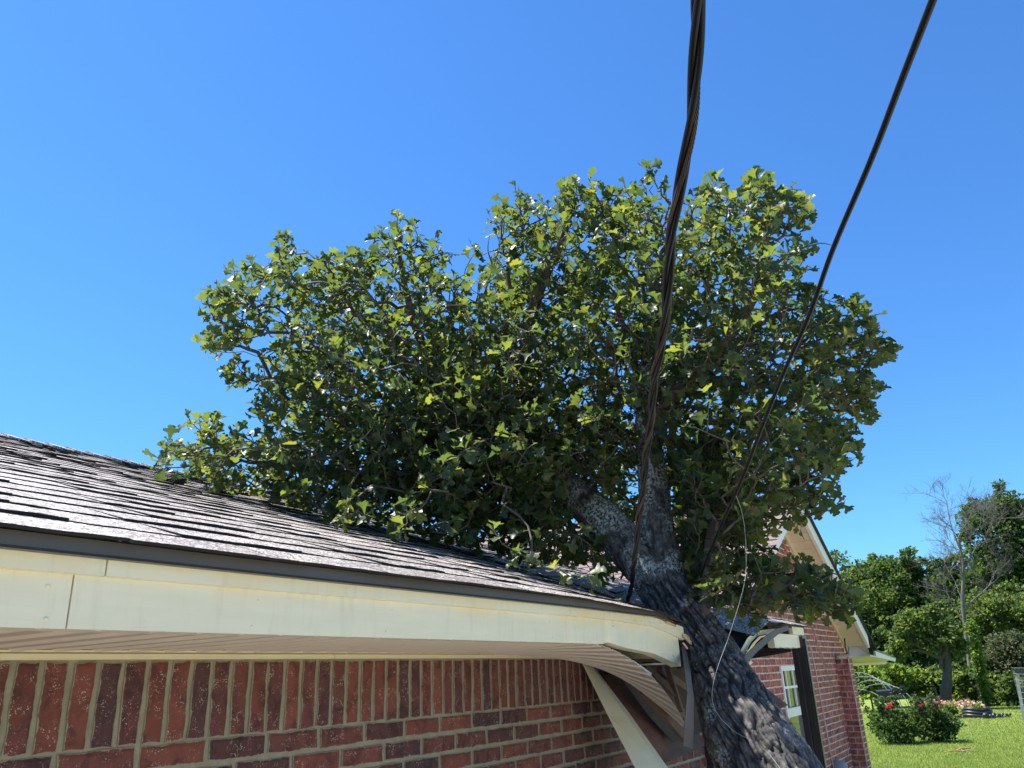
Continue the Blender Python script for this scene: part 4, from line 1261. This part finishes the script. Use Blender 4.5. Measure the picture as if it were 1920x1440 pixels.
facing = np.array([abs((l[1][:, 2] / np.linalg.norm(l[1][:, 2])) @ (l[0] / np.linalg.norm(l[0]))) for l in leaves])
onsc = (px > 0) & (px < 1920) & (py > 0) & (py < 1440)
# nearest, largest leaf in each small window of the view is what shows
score = (sz / dd) ** 2 * (0.25 + facing)
cell = {}
for i in np.where(onsc)[0]:
    kx = (int(px[i] // 30), int(py[i] // 30))
    if kx not in cell or dd[i] < dd[cell[kx]]: cell[kx] = i
front = np.array(sorted(cell.values(), key=lambda i: -score[i])[:300])
fs_ = set(front.tolist())
V = []; Fq = []; off = 0
for i, (p, B, k) in enumerate(leaves):
    if i in fs_:
        link_mesh('leaf', LTm[k], tree, Matrix([[*B[0], p[0]], [*B[1], p[1]], [*B[2], p[2]], [0, 0, 0, 1]]))
    else:
        V.append(LT[k][0] @ B.T + p); Fq.append(LT[k][1] + off); off += len(LT[k][0])
link_mesh('foliage', np_mesh('foliage', np.vstack(V), np.vstack(Fq), M_LEAF, True), tree)['kind'] = 'stuff'

# loose leaves and bits lying on the shingles
V = []; Fq = []; off = 0
for _ in range(70):
    X = rng.normal(4.0, 0.7); s_ = abs(rng.normal(0.0, 1.0)) + .05
    if X < 1.0 or X > 5.6 or s_ > 3.8 or in_hole(X, s_): continue
    o = roofp(X, s_, .014); a = rng.uniform(0, 6.28); k = rng.integers(len(LT)); sz_ = rng.uniform(.03, .075)
    y = np.array([math.cos(a), math.sin(a) * .95, math.sin(a) * .31]); z = NO + rng.normal(size=3) * .25; z -= y * (z @ y); z /= np.linalg.norm(z); x = np.cross(y, z)
    V.append(LT[k][0] @ (np.stack([x, y, z], 1) * sz_).T + o); Fq.append(LT[k][1] + off); off += len(LT[k][0])
o = link_mesh('fallen_leaves', np_mesh('fallen_leaves', np.vstack(V), np.vstack(Fq), M_LEAF, True)); tag(o, 'loose leaves scattered on the shingles around the fallen crown', 'leaves', None, 'stuff')

# bare dead twigs that stick out of the crown
for path in ([(905, 560, 4.75), (925, 500, 4.75), (938, 455, 4.75), (940, 408, 4.75)], [(925, 500, 4.75), (915, 470, 4.74), (918, 440, 4.74)], [(935, 460, 4.75), (955, 440, 4.73), (962, 418, 4.73)],
             [(1480, 470, 4.38), (1515, 462, 4.35), (1540, 456, 4.35), (1562, 460, 4.35)], [(1528, 458, 4.35), (1534, 466, 4.35)], [(660, 500, 4.85), (640, 482, 4.85), (632, 468, 4.85)], [(960, 500, 4.7), (985, 455, 4.7), (1010, 410, 4.7)]):
    S = spline([at(*q) for q in path], 9); dead = MB(); dead.tube(S, np.linspace(.0055, .0015, 9), 5); dead.build('dead_twig', M_TWIG, tree, True)

# ================================================================== cables
def path3(L): return spline([at(*p) for p in L], 160)
ca = path3([(1330, -420, 1.10), (1322, -150, 1.18), (1312, 0, 1.25), (1302, 140, 1.34), (1288, 270, 1.43), (1264, 420, 1.55), (1249, 560, 1.72), (1238, 655, 1.9), (1224, 740, 2.1), (1213, 850, 2.45), (1203, 930, 2.75), (1194, 1010, 3.1), (1187, 1070, 3.45), (1181, 1112, 3.85), (1176, 1130, 4.02)])
cable = thing('power_cable', 'twisted service cable of three strands hanging down to the trunk fork', 'cable', tuple(ca[60]))
L = np.concatenate([[0], np.cumsum(np.linalg.norm(np.diff(ca, axis=0), axis=1))])
T = np.gradient(ca, axis=0); T /= np.linalg.norm(T, axis=1)[:, None]
u = np.cross(T, np.array([0.3, 0.9, 0.2])); u /= np.linalg.norm(u, axis=1)[:, None]; w_ = np.cross(T, u)
for k in range(2):
    ph = L * 2 * math.pi / 0.52 + k * math.pi
    S = ca + 0.0056 * (np.cos(ph)[:, None] * u + np.sin(ph)[:, None] * w_)
    mb = MB(); mb.tube(S, 0.0058, 10); mb.build('insulated_strand', M_CABLE, cable, True)
ph = L * 2 * math.pi / 0.52 + math.pi / 2
S0 = ca + 0.0090 * (np.cos(ph)[:, None] * u + np.sin(ph)[:, None] * w_)
# bare neutral: seven wires laid up
mb = MB()
S0f = spline(S0, 900); Lf = np.concatenate([[0], np.cumsum(np.linalg.norm(np.diff(S0f, axis=0), axis=1))])
Tf = np.gradient(S0f, axis=0); Tf /= np.linalg.norm(Tf, axis=1)[:, None]
uf = np.cross(Tf, np.array([0.3, 0.9, 0.2])); uf /= np.linalg.norm(uf, axis=1)[:, None]; wf_ = np.cross(Tf, uf)
for k in range(6):
    p2 = -Lf * 2 * math.pi / 0.055 + k * math.pi / 3
    mb.tube(S0f + 0.0030 * (np.cos(p2)[:, None] * uf + np.sin(p2)[:, None] * wf_), 0.00165, 5)
mb.build('bare_strand', M_STRAND, cable, True)

cb = path3([(1905, -400, 1.10), (1826, -200, 1.20), (1749, 0, 1.33), (1690, 152, 1.46), (1633, 300, 1.62), (1562, 467, 1.84), (1517, 592, 2.04), (1471, 696, 2.24), (1429, 800, 2.48), (1392, 896, 2.78), (1350, 990, 3.2), (1320, 1062, 3.7), (1308, 1105, 4.0)])
mb = MB(); mb.tube(cb, 0.0056, 10)
pc = mb.build('phone_cable', M_CABLE, None, True); tag(pc, 'single smooth black cable running from the top right corner into the crown', 'cable')
mb = MB(); mb.tube(path3([(1379, 926, 2.9), (1392, 965, 3.15), (1398, 1010, 3.35), (1399, 1060, 3.35), (1396, 1092, 3.3), (1385, 1135, 3.3), (1366, 1195, 3.28), (1346, 1250, 3.25), (1336, 1290, 3.25), (1337, 1320, 3.25), (1350, 1345, 3.25), (1378, 1372, 3.25), (1412, 1390, 3.22), (1440, 1412, 3.2), (1470, 1450, 3.15)]), 0.0010, 6)
lw = mb.build('loose_wire', simple('grey_wire', (0.30, 0.30, 0.31), .5), None, True); tag(lw, 'thin pale wire drooping loosely in front of the trunk', 'wire')

# loose plank behind the trunk
mb = MB(); mb.hexa([at(1372, 1278, 4.25), at(1440, 1337, 4.2), at(1440, 1337, 4.24), at(1372, 1278, 4.29), at(1392, 1258, 4.3), at(1478, 1322, 4.25), at(1478, 1322, 4.29), at(1392, 1258, 4.34)])
o = mb.build('wood_plank', M_PLANK); tag(o, 'weathered brown plank jutting out behind the leaning trunk', 'plank')

# ================================================================== garden and trees
def leaf_cloud(blobs, n, size, m, seed, flat=0.0, shell=0.5):
    """n folded leaves spread through overlapping ellipsoids (centre, radii)"""
    g = np.random.default_rng(seed)
    C_ = np.array([b[0] for b in blobs], float); R_ = np.array([np.broadcast_to(b[1], 3) for b in blobs], float)
    w = R_.prod(1) ** 0.7; w /= w.sum()
    ci = g.choice(len(C_), n, p=w)
    v = g.normal(size=(n, 3)); v /= np.linalg.norm(v, axis=1)[:, None]
    rr = g.random(n) ** shell
    # ragged clumps on the surface
    lump = 0.55 + 0.75 * vnoise(v[:, 0] * 2.3 + ci * 3.1 + 40, v[:, 1] * 2.3 + 40, v[:, 2] * 2.3 + 40)
    p = C_[ci] + v * R_[ci] * (rr * lump)[:, None]
    s = size * g.uniform(.6, 1.35, n)
    y = v + g.normal(size=(n, 3)) * 0.9; y /= np.linalg.norm(y, axis=1)[:, None]
    z = g.normal(size=(n, 3)) + np.array([0, 0, 0.9]); z -= y * (z * y).sum(1)[:, None]; z /= np.linalg.norm(z, axis=1)[:, None]
    x = np.cross(y, z)
    s = s[:, None]
    V = np.stack([p - y * s * .5, p + x * s * .38 + z * s * .12, p + y * s * .55, p - x * s * .38 + z * s * .12], 1).reshape(-1, 3)
    b = (np.arange(n) * 4)[:, None]
    Fq = np.concatenate([b + np.array([[0, 1, 2, 3]])], 0)
    return np_mesh('foliage', V, Fq, m)
def gz_(px_, D):                              # ground position under a sight line column
    r = ray(px_, 1245); r = r / np.hypot(r[0], r[1]); return np.array([r[0] * D, r[1] * D, GND])
def hpx(py, px_, D):                          # height of an image row at horizontal distance D
    r = ray(px_, py); return r[2] / np.hypot(r[0], r[1]) * D
def bgtree(name, label, px_, D, blobs, m, n, leaf, seed, trunk_r=0.2, lean=0.0, tm=None, cat='tree', base_px=None, shell=0.55, group=None):
    """blobs: (px, py, rx_px, ry_px, dD)"""
    base = gz_(base_px if base_px else px_, D)
    t = thing(name, label, cat, tuple(base), group)
    bl = []
    for (bx, by, rx, ry, dD) in blobs:
        DD = D + dD; q = ray(bx, by); q = q / np.hypot(q[0], q[1]) * DD
        k = DD / F
        bl.append((q, (rx * k * .9, rx * k * .9, ry * k * .9)))
        for _ in range(6):
            g3 = np.array([random.gauss(0, 1), random.gauss(0, 1), random.gauss(0.1, 1)]); g3 /= np.linalg.norm(g3)
            f_ = random.uniform(.22, .42)
            bl.append((q + g3 * np.array([rx, rx, ry]) * k * random.uniform(.75, 1.1), (rx * k * f_, rx * k * f_, ry * k * f_ * .8)))
    link_mesh('crown', leaf_cloud(bl, n, leaf, m, seed, shell=shell), t)
    mb = MB()
    top = max(bl, key=lambda b: b[0][2])[0]
    mid_ = base + (top - base) * 0.45 + np.array([0.2, -0.3, 0]) * trunk_r * 3
    mb.tube(spline([base + np.array([0, 0, -0.2]), mid_, top], 14), np.linspace(trunk_r, trunk_r * .25, 14), 8)
    for q, rr in bl[::7]:
        st = base + (top - base) * random.uniform(.35, .6)
        mb.tube(spline([st, (st + q) / 2 + np.array([0, 0, .3]), q], 8), np.linspace(trunk_r * .4, trunk_r * .1, 8), 6)
    mb.build('trunk', tm or M_DTRUNK, t, True)
    return t
# far line of woods behind everything
bgtree('broadleaf_tree', 'sparse pale-leaved treetop just right of the gable roof edge', 1572, 66, [(1568, 1048, 26, 16, 0), (1590, 1075, 30, 22, 1), (1560, 1110, 40, 40, 2)], M_FOLA, 2600, .2, 31, .15)
bgtree('broadleaf_tree', 'bushy green tree with upright sprays behind the gable roof edge', 1625, 62, [(1635, 1085, 34, 40, 0), (1600, 1110, 44, 45, 0), (1650, 1140, 50, 60, 1), (1600, 1180, 60, 60, 0), (1640, 1050, 14, 16, 0), (1615, 1080, 18, 26, 0)], M_FOLA, 16000, .21, 32, .22)
bgtree('broadleaf_tree', 'dark rounded tree with the fullest crown left of the dead tree', 1700, 60, [(1700, 1085, 52, 45, 0), (1735, 1105, 42, 45, 0), (1680, 1140, 60, 60, -1), (1740, 1160, 55, 55, -1), (1700, 1060, 30, 22, 0), (1690, 1200, 50, 40, -1)], M_FOLB, 20000, .21, 33, .25)
bgtree('broadleaf_tree', 'tallest green tree at the right edge of the picture', 1880, 62, [(1895, 950, 40, 34, 0), (1850, 975, 46, 38, 0), (1905, 1010, 60, 50, 0), (1840, 1040, 40, 36, 0), (1870, 1090, 60, 55, 0), (1930, 1080, 50, 70, 0), (1825, 1110, 34, 40, 1), (1960, 980, 50, 50, 0), (1825, 960, 22, 20, 0)], M_FOLB, 24000, .22, 34, .30)
bgtree('broadleaf_tree', 'mid green tree below the tallest crown at the right edge', 1900, 57, [(1860, 1150, 50, 50, 0), (1910, 1170, 50, 55, 0), (1835, 1190, 36, 46, 0), (1950, 1150, 40, 60, 0)], M_FOLA, 14000, .2, 35, .2)
bgtree('small_tree', 'small tree with leaning dark trunk and pale leaves before the woods', 1735, 43, [(1720, 1165, 34, 30, 0), (1772, 1180, 30, 34, 0), (1692, 1195, 26, 26, 0), (1745, 1205, 30, 22, 0), (1680, 1228, 20, 16, 0), (1800, 1215, 20, 22, 0), (1748, 1145, 18, 16, 0)], M_FOLA, 4600, .17, 36, .27, base_px=1750)
bgtree('cedar_shrub', 'grey green rounded cedar beside the right picture edge', 1895, 48, [(1895, 1225, 50, 34, 0), (1870, 1245, 36, 26, 0), (1925, 1240, 40, 34, 0), (1880, 1205, 26, 18, 0)], M_FOLG, 7000, .16, 37, .15, cat='shrub')
bgtree('dark_thicket', 'dark shaded thicket under the trees behind the leaning small trunk', 1770, 56, [(1700, 1235, 60, 26, 2), (1780, 1230, 60, 34, 2), (1840, 1240, 40, 40, 2), (1640, 1225, 50, 40, 2), (1760, 1190, 50, 40, 3)], M_FOLB, 9000, .25, 38, .1, cat='thicket')
bgtree('broadleaf_tree', 'mid green tree filling the gap behind the dead tree', 1785, 63, [(1785, 1120, 44, 50, 0), (1760, 1160, 44, 50, 0), (1805, 1170, 40, 46, 0), (1790, 1080, 24, 24, 0)], M_FOLB, 12000, .21, 41, .2)
bgtree('broadleaf_tree', 'low green tree closing the view between gable eave and dark rounded tree', 1650, 58, [(1605, 1150, 44, 50, 0), (1650, 1190, 50, 50, 0), (1610, 1210, 50, 40, 0), (1690, 1160, 40, 50, 0)], M_FOLA, 12000, .21, 42, .2)
# leaning bole of the small tree, seen in front of the thicket
# dead tree
base = gz_(1812, 52)
dt = thing('dead_tree', 'leafless grey dead tree standing in front of the woods', 'tree', tuple(base))
def P3(px_, py_, D): 
    q = ray(px_, py_); return q / np.hypot(q[0], q[1]) * D
mb = MB()
mb.tube(spline([base, P3(1813, 1200, 52), P3(1805, 1130, 52), P3(1806, 1060, 52), P3(1796, 1010, 52)], 20), np.linspace(.15, .05, 20), 8)
mb.build('trunk', M_DEAD, dt, True)
mb = MB(); g = random.Random(5)
def limb_rec(a, dirv, ln, r, dep):
    d = Vector(dirv).normalized()
    pts_ = [np.array(a)]
    cur = Vector(a)
    for i in range(4):
        d = (d + Vector((g.gauss(0, .18), g.gauss(0, .18), g.gauss(.03, .16)))).normalized()
        cur = cur + d * ln / 4; pts_.append(np.array(cur))
        if dep > 0 and i > 0:
            for _ in range(2):
                limb_rec(np.array(cur), d + Vector((g.gauss(0, .7), g.gauss(0, .7), g.gauss(.1, .5))), ln * g.uniform(.4, .62), r * .5, dep - 1)
    mb.tube(pts_, np.linspace(r, r * .45, 5), 4, False)
for (a, b, ln, r) in [((1806, 1100), (1772, 1030), 3.0, .09), ((1806, 1070), (1830, 1000), 3.2, .09), ((1800, 1030), (1775, 985), 2.6, .08), ((1812, 1140), (1840, 1080), 2.6, .08), ((1806, 1130), (1770, 1090), 2.4, .07), ((1796, 1010), (1790, 960), 2.0, .07), ((1812, 1180), (1780, 1140), 2.2, .06)]:
    p0 = P3(*a, 52); p1 = P3(*b, 52)
    limb_rec(p0, p1 - p0 + np.array([.3, -.3, 0]), ln, r * .55, 4)
mb.build('branches', M_DEAD, dt)
# row of bright shrubs and vines along the back of the lawn
SH = [(1622, 1268, 34, 20, 43, M_FOLC, 'bright yellow-green shrub nearest the brick corner under the eave end'),
      (1668, 1262, 36, 22, 46, M_FOLC, 'bright leafy shrub with the black cart in front of it'),
      (1712, 1268, 34, 20, 47, M_FOLC, 'bright shrub left of the small leaning trunk'),
      (1775, 1270, 40, 22, 47, M_FOLA, 'green leafy shrub right of the small leaning trunk'),
      (1815, 1278, 26, 18, 46, M_FOLA, 'low shrub at the foot of the vine covered pole'),
      (1862, 1275, 40, 22, 47, M_FOLB, 'darker shrub row below the grey cedar'),
      (1895, 1282, 34, 16, 46, M_FOLA, 'shrub beside the wire fence post at the right edge')]
for i, (sx, sy, rx, ry, D, m, lb) in enumerate(SH):
    yg = 0
    bgtree('shrub', lb, sx, D, [(sx, sy, rx, ry, 0), (sx - rx * .5, sy + 12, rx * .7, ry * .8, .3), (sx + rx * .5, sy + 12, rx * .7, ry * .8, -.3), (sx, sy + 26, rx, ry * .8, 0)], m, 3600, .17, 60 + i, .05, cat='shrub')
# vine covered pole
vp = thing('vine_pole', 'upright pole thickly wrapped in green vine at the lawn edge', 'pole', tuple(gz_(1829, 44)))
b0 = gz_(1833, 44); t0 = P3(1824, 1185, 44)
mb = MB(); mb.tube([b0, t0], .06, 8); mb.build('pole', M_DTRUNK, vp)
link_mesh('vine', leaf_cloud([(b0 + (t0 - b0) * t, (.28, .28, .55)) for t in np.linspace(.15, 1, 7)], 2600, .14, M_FOLC, 90), vp)
# rose bushes
def rose(px_, D, wpx, top, label, seed):
    b = gz_(px_, D); k = D / F
    t = thing('rose_bush', label, 'rose bush', tuple(b), 'rose bushes beside the house')
    zt = hpx(top, px_, D); hh = zt - GND
    bl = [(b + np.array([0, 0, hh * .45]), (wpx * k, wpx * k, hh * .48)), (b + np.array([.2, .35 * wpx * k, hh * .55]), (wpx * k * .6, wpx * k * .6, hh * .42)), (b + np.array([-.2, -.4 * wpx * k, hh * .4]), (wpx * k * .6, wpx * k * .6, hh * .38))]
    link_mesh('foliage', leaf_cloud(bl, 5200, .075, M_FOLB, seed, shell=.4), t)
    mb = MB(); g = random.Random(seed)
    for _ in range(10):
        e = b + np.array([g.gauss(0, wpx * k * .6), g.gauss(0, wpx * k * .6), hh * g.uniform(.95, 1.2)])
        link_mesh('sprig', leaf_cloud([(b + (e - b) * t_, (.09, .09, .10)) for t_ in (.7, .85, 1.0)], 90, .07, M_FOLG if g.random() < .4 else M_FOLB, g.randrange(9999)), t)
    for _ in range(9):
        e = b + np.array([g.gauss(0, wpx * k * .5), g.gauss(0, wpx * k * .5), hh * g.uniform(.7, 1.0)])
        mb.tube(spline([b, (b + e) / 2 + np.array([g.gauss(0, .08), g.gauss(0, .08), .1]), e], 6), .008, 5)
    mb.build('stems', M_DTRUNK, t)
    for _ in range(4):
        a = g.uniform(0, 6.28)
        c = b + np.array([math.cos(a) * wpx * k * g.uniform(.1, .8), math.sin(a) * wpx * k * g.uniform(.1, .8), hh * g.uniform(.82, 1.02)])
        link_mesh('bloom', leaf_cloud([(c, (.075, .075, .05))], 26, .075, M_ROSE, g.randrange(9999)), t)
rose(1652, 26, 38, 1322, 'dark rose bush with red blooms tight against the brick corner', 101)
rose(1724, 26.5, 40, 1316, 'dark rose bush with red blooms farther out on the lawn', 102)
# flower bed with faded pink blooms
bl = []
for (bx, by) in [(1740, 1318), (1760, 1322), (1785, 1328), (1808, 1326), (1825, 1330)]:
    q = onZ(bx, by + 14, GND); bl.append((q + np.array([0, 0, .28]), (.55, .55, .30)))
o = link_mesh('flower_bed', leaf_cloud(bl, 2600, .11, M_PINK, 120)); tag(o, 'faded pink flowers filling the bed behind the rose bushes', 'flowers', None, 'stuff')
o = link_mesh('bed_greenery', leaf_cloud([(p + np.array([-.2, 0, -.08]), r) for p, r in bl], 3800, .13, M_FOLC, 121)); tag(o, 'green leaves of the flower bed among the pink flowers', 'plants', None, 'stuff')
M_HOOP = simple('hoop_pipe', (0.13, 0.16, 0.17), .5)
# hoops over the bed
hp = []
for i, (x0, x1) in enumerate([(1548, 1664), (1560, 1676), (1574, 1690), (1588, 1703), (1538, 1652)]):
    D0 = 38.0 + i * .5
    a = gz_(x0, D0 + 2.5); b = gz_(x1, D0); a[2] = b[2] = GND
    S = []
    for t in np.linspace(0, math.pi, 22):
        p = a + (b - a) * (1 - math.cos(t)) / 2; p = p.copy(); p[2] = GND + 1.75 * math.sin(t) ** .8 * (1.0 - .1 * i) ; S.append(p)
    mb = MB(); mb.tube(S, .016, 6)
    o = mb.build('garden_hoop', M_HOOP, None, True)
    tag(o, ['grey garden hoop whose foot stands left of the black cart', 'second grey garden hoop arching over the left of the black cart', 'grey garden hoop crossing the middle of the black cart', 'grey garden hoop nearest the leaning trunk, right of the black cart', 'grey garden hoop closest to the brick corner'][i], 'hoop', 'grey hoops over the garden bed')
# black cart
c = gz_(1668, 37); 
ct = thing('garden_cart', 'black tipped garden cart with small wheels behind the rose bushes', 'cart', tuple(c))
def cp(px_, py_, D=37): return P3(px_, py_, D)
mb = MB(); q = [cp(1643, 1297), cp(1671, 1295), cp(1674, 1318), cp(1655, 1318)]
mb.add(q + [p + np.array([.5, .1, .05]) for p in q], [(0, 1, 2, 3), (7, 6, 5, 4), (0, 4, 5, 1), (1, 5, 6, 2), (2, 6, 7, 3), (3, 7, 4, 0)]); mb.build('tray', M_BLACK, ct)
for (wx, wy, wr) in [(1679, 1296, .12), (1693, 1294, .12)]:
    mb = MB(); p = cp(wx, wy); S = [p + wr * np.array([.4 * math.cos(a), -.9 * math.cos(a), math.sin(a)]) for a in np.linspace(0, 2 * math.pi, 17)]
    mb.tube(S, .04, 6); mb.tube([p + np.array([.0, 0, -.02]), p + np.array([0, 0, .02])], .05, 8); mb.build('wheel', M_BLACK, ct)
mb = MB(); mb.tube([cp(1668, 1300), cp(1697, 1296)], .03, 6); mb.tube([cp(1672, 1316), cp(1690, 1308)], .03, 6); mb.tube([cp(1674, 1306), cp(1694, 1300)], .05, 6); mb.build('frame', M_BLACK, ct)
# stakes
for (a, b, lb) in [((1752, 1289), (1770, 1346), 'tall black garden stake leaning right of the rose bush'), ((1813, 1302), (1822, 1332), 'short black garden stake left of the black edging coil'),
                   ((1830, 1278), (1843, 1338), 'tall black garden stake rising from the black edging coil'), ((1746, 1310), (1750, 1326), 'short dark stake close behind the rose bush')]:
    q = onZ(b[0], b[1], GND); D = np.hypot(q[0], q[1]); tp_ = P3(a[0], a[1], D)
    mb = MB(); mb.bar(q, tp_, (1, 0, 0), .06, .04); mb.bar(tp_ - (tp_ - q) * .04, tp_, (0, 1, 0), .10, .03)
    tag(mb.build('garden_stake', M_BLACK), lb, 'stake', 'black stakes in the garden')
# black edging coil and strip
q = onZ(1833, 1345, GND); mb = MB()
for r_, z_ in [(.55, .07), (.50, .18), (.44, .29), (.33, .10), (.38, .24)]:
    mb.tube([q + np.array([r_ * .9 * math.cos(a), r_ * math.sin(a), z_ + .03 * math.sin(3 * a)]) for a in np.linspace(0, 2 * math.pi, 25)], .065, 7)
tag(mb.build('edging_coil', M_BLACK, None, True), 'coil of black garden edging lying on the lawn', 'edging')
mb = MB(); a = onZ(1848, 1348, GND); b = onZ(1897, 1344, GND)
S = [a + (b - a) * t + np.array([.12 * math.sin(t * 22), 0, .06 + .05 * math.sin(t * 40)]) for t in np.linspace(0, 1, 60)]
mb.tube(S, np.linspace(.12, .03, 60) * (0.8 + 0.3 * np.sin(np.linspace(0, 60, 60))), 7); tag(mb.build('edging_strip', M_BLACK, None, True), 'ribbed black edging strip stretched out right of the coil', 'edging')
mb = MB(); a = onZ(1768, 1348, GND); b = onZ(1808, 1347, GND)
S = [a + (b - a) * t + np.array([.1 * math.sin(t * 9), 0, .05]) for t in np.linspace(0, 1, 20)]
mb.tube(S, .055, 6); tag(mb.build('edging_strip', M_BLACK, None, True), 'black edging strip along the flower bed left of the coil', 'edging')
q = onZ(1785, 1358.5, GND); mb = MB()
mb.tube([q + np.array([0, 0, .0]), q + np.array([0, 0, .05]), q + np.array([0, 0, .09]), q + np.array([0, 0, .10])], [.36, .35, .22, .02], 20)
tag(mb.build('round_lid', simple('turquoise_plastic', (0.10, 0.50, 0.42), .5), None, True), 'turquoise round lid lying flat on the lawn', 'lid')
mb = MB()
for (a, b, r_) in [((1793, 1410), (1820, 1406), .025), ((1772, 1412), (1812, 1411), .014), ((1800, 1404), (1806, 1410), .012), ((1806, 1410), (1832, 1411), .012)]:
    mb.tube(spline([onZ(*a, GND) + np.array([0, 0, .02]), (onZ(*a, GND) + onZ(*b, GND)) / 2 + np.array([0, .03, .05]), onZ(*b, GND) + np.array([0, 0, .02])], 8), r_, 6)
tag(mb.build('fallen_branch', simple('pale_branch', (0.36, 0.20, 0.11), .8), None, True), 'pale broken branch lying on the open lawn', 'branch')
# wire fence at the right edge
fb = onZ(1921, 1352, GND); D = np.hypot(fb[0], fb[1])
wf2 = thing('wire_fence', 'pale fence post with wire mesh at the right picture edge', 'fence', tuple(fb))
mb = MB(); mb.bar(fb, P3(1907, 1272, D), (1, 0, 0), .13, .10); mb.build('post', simple('weathered_post', (0.36, 0.34, 0.31), .8), wf2)
e0 = gz_(1990, D - 6)
mb = MB()
for h in np.linspace(.15, 1.75, 9):
    mb.tube([fb + np.array([0, 0, h]), e0 + np.array([0, 0, h])], .004, 4)
for t in np.linspace(0, 1, 34): mb.tube([fb + (e0 - fb) * t, fb + (e0 - fb) * t + np.array([0, 0, 1.75])], .003, 4)
mb.build('wire_mesh', M_GREY, wf2)
mb = MB(); mb.bar(e0, e0 + np.array([0, 0, 1.9]), (1, 0, 0), .13, .1); mb.build('post', M_DTRUNK, wf2)

# grass blades on the lawn in view
g = np.random.default_rng(77)
n = 90000
pxs = g.uniform(1585, 1960, n); D = 1.0 / g.uniform(1 / 46.0, 1 / 15.5, n)
r = np.stack([ray(a, 1245) for a in np.linspace(1585, 1960, 200)]); ii = ((pxs - 1585) / 375 * 199).astype(int)
dr = r[ii]; dr = dr / np.hypot(dr[:, 0], dr[:, 1])[:, None]
p = dr * D[:, None]; p[:, 2] = GND
ok = ~((p[:, 1] > 2.0) & (p[:, 0] < 12.7)); p = p[ok]; D = D[ok]; n = len(p)
p += np.concatenate([g.normal(size=(n, 2)) * .05, np.zeros((n, 1))], 1)
a = g.uniform(0, 6.28, n); wd = .005 * D / 18; h = g.uniform(.03, .075, n)
dx = np.stack([np.cos(a) * wd, np.sin(a) * wd, np.zeros(n)], 1)
ln_ = np.stack([g.normal(size=n) * .03, g.normal(size=n) * .03, h], 1)
V = np.stack([p - dx, p + dx, p + ln_], 1).reshape(-1, 3)
o = link_mesh('grass', np_mesh('grass', V, np.arange(3 * n).reshape(-1, 3), M_BLADE)); tag(o, 'short grass blades of the sunlit lawn', 'grass', None, 'stuff')
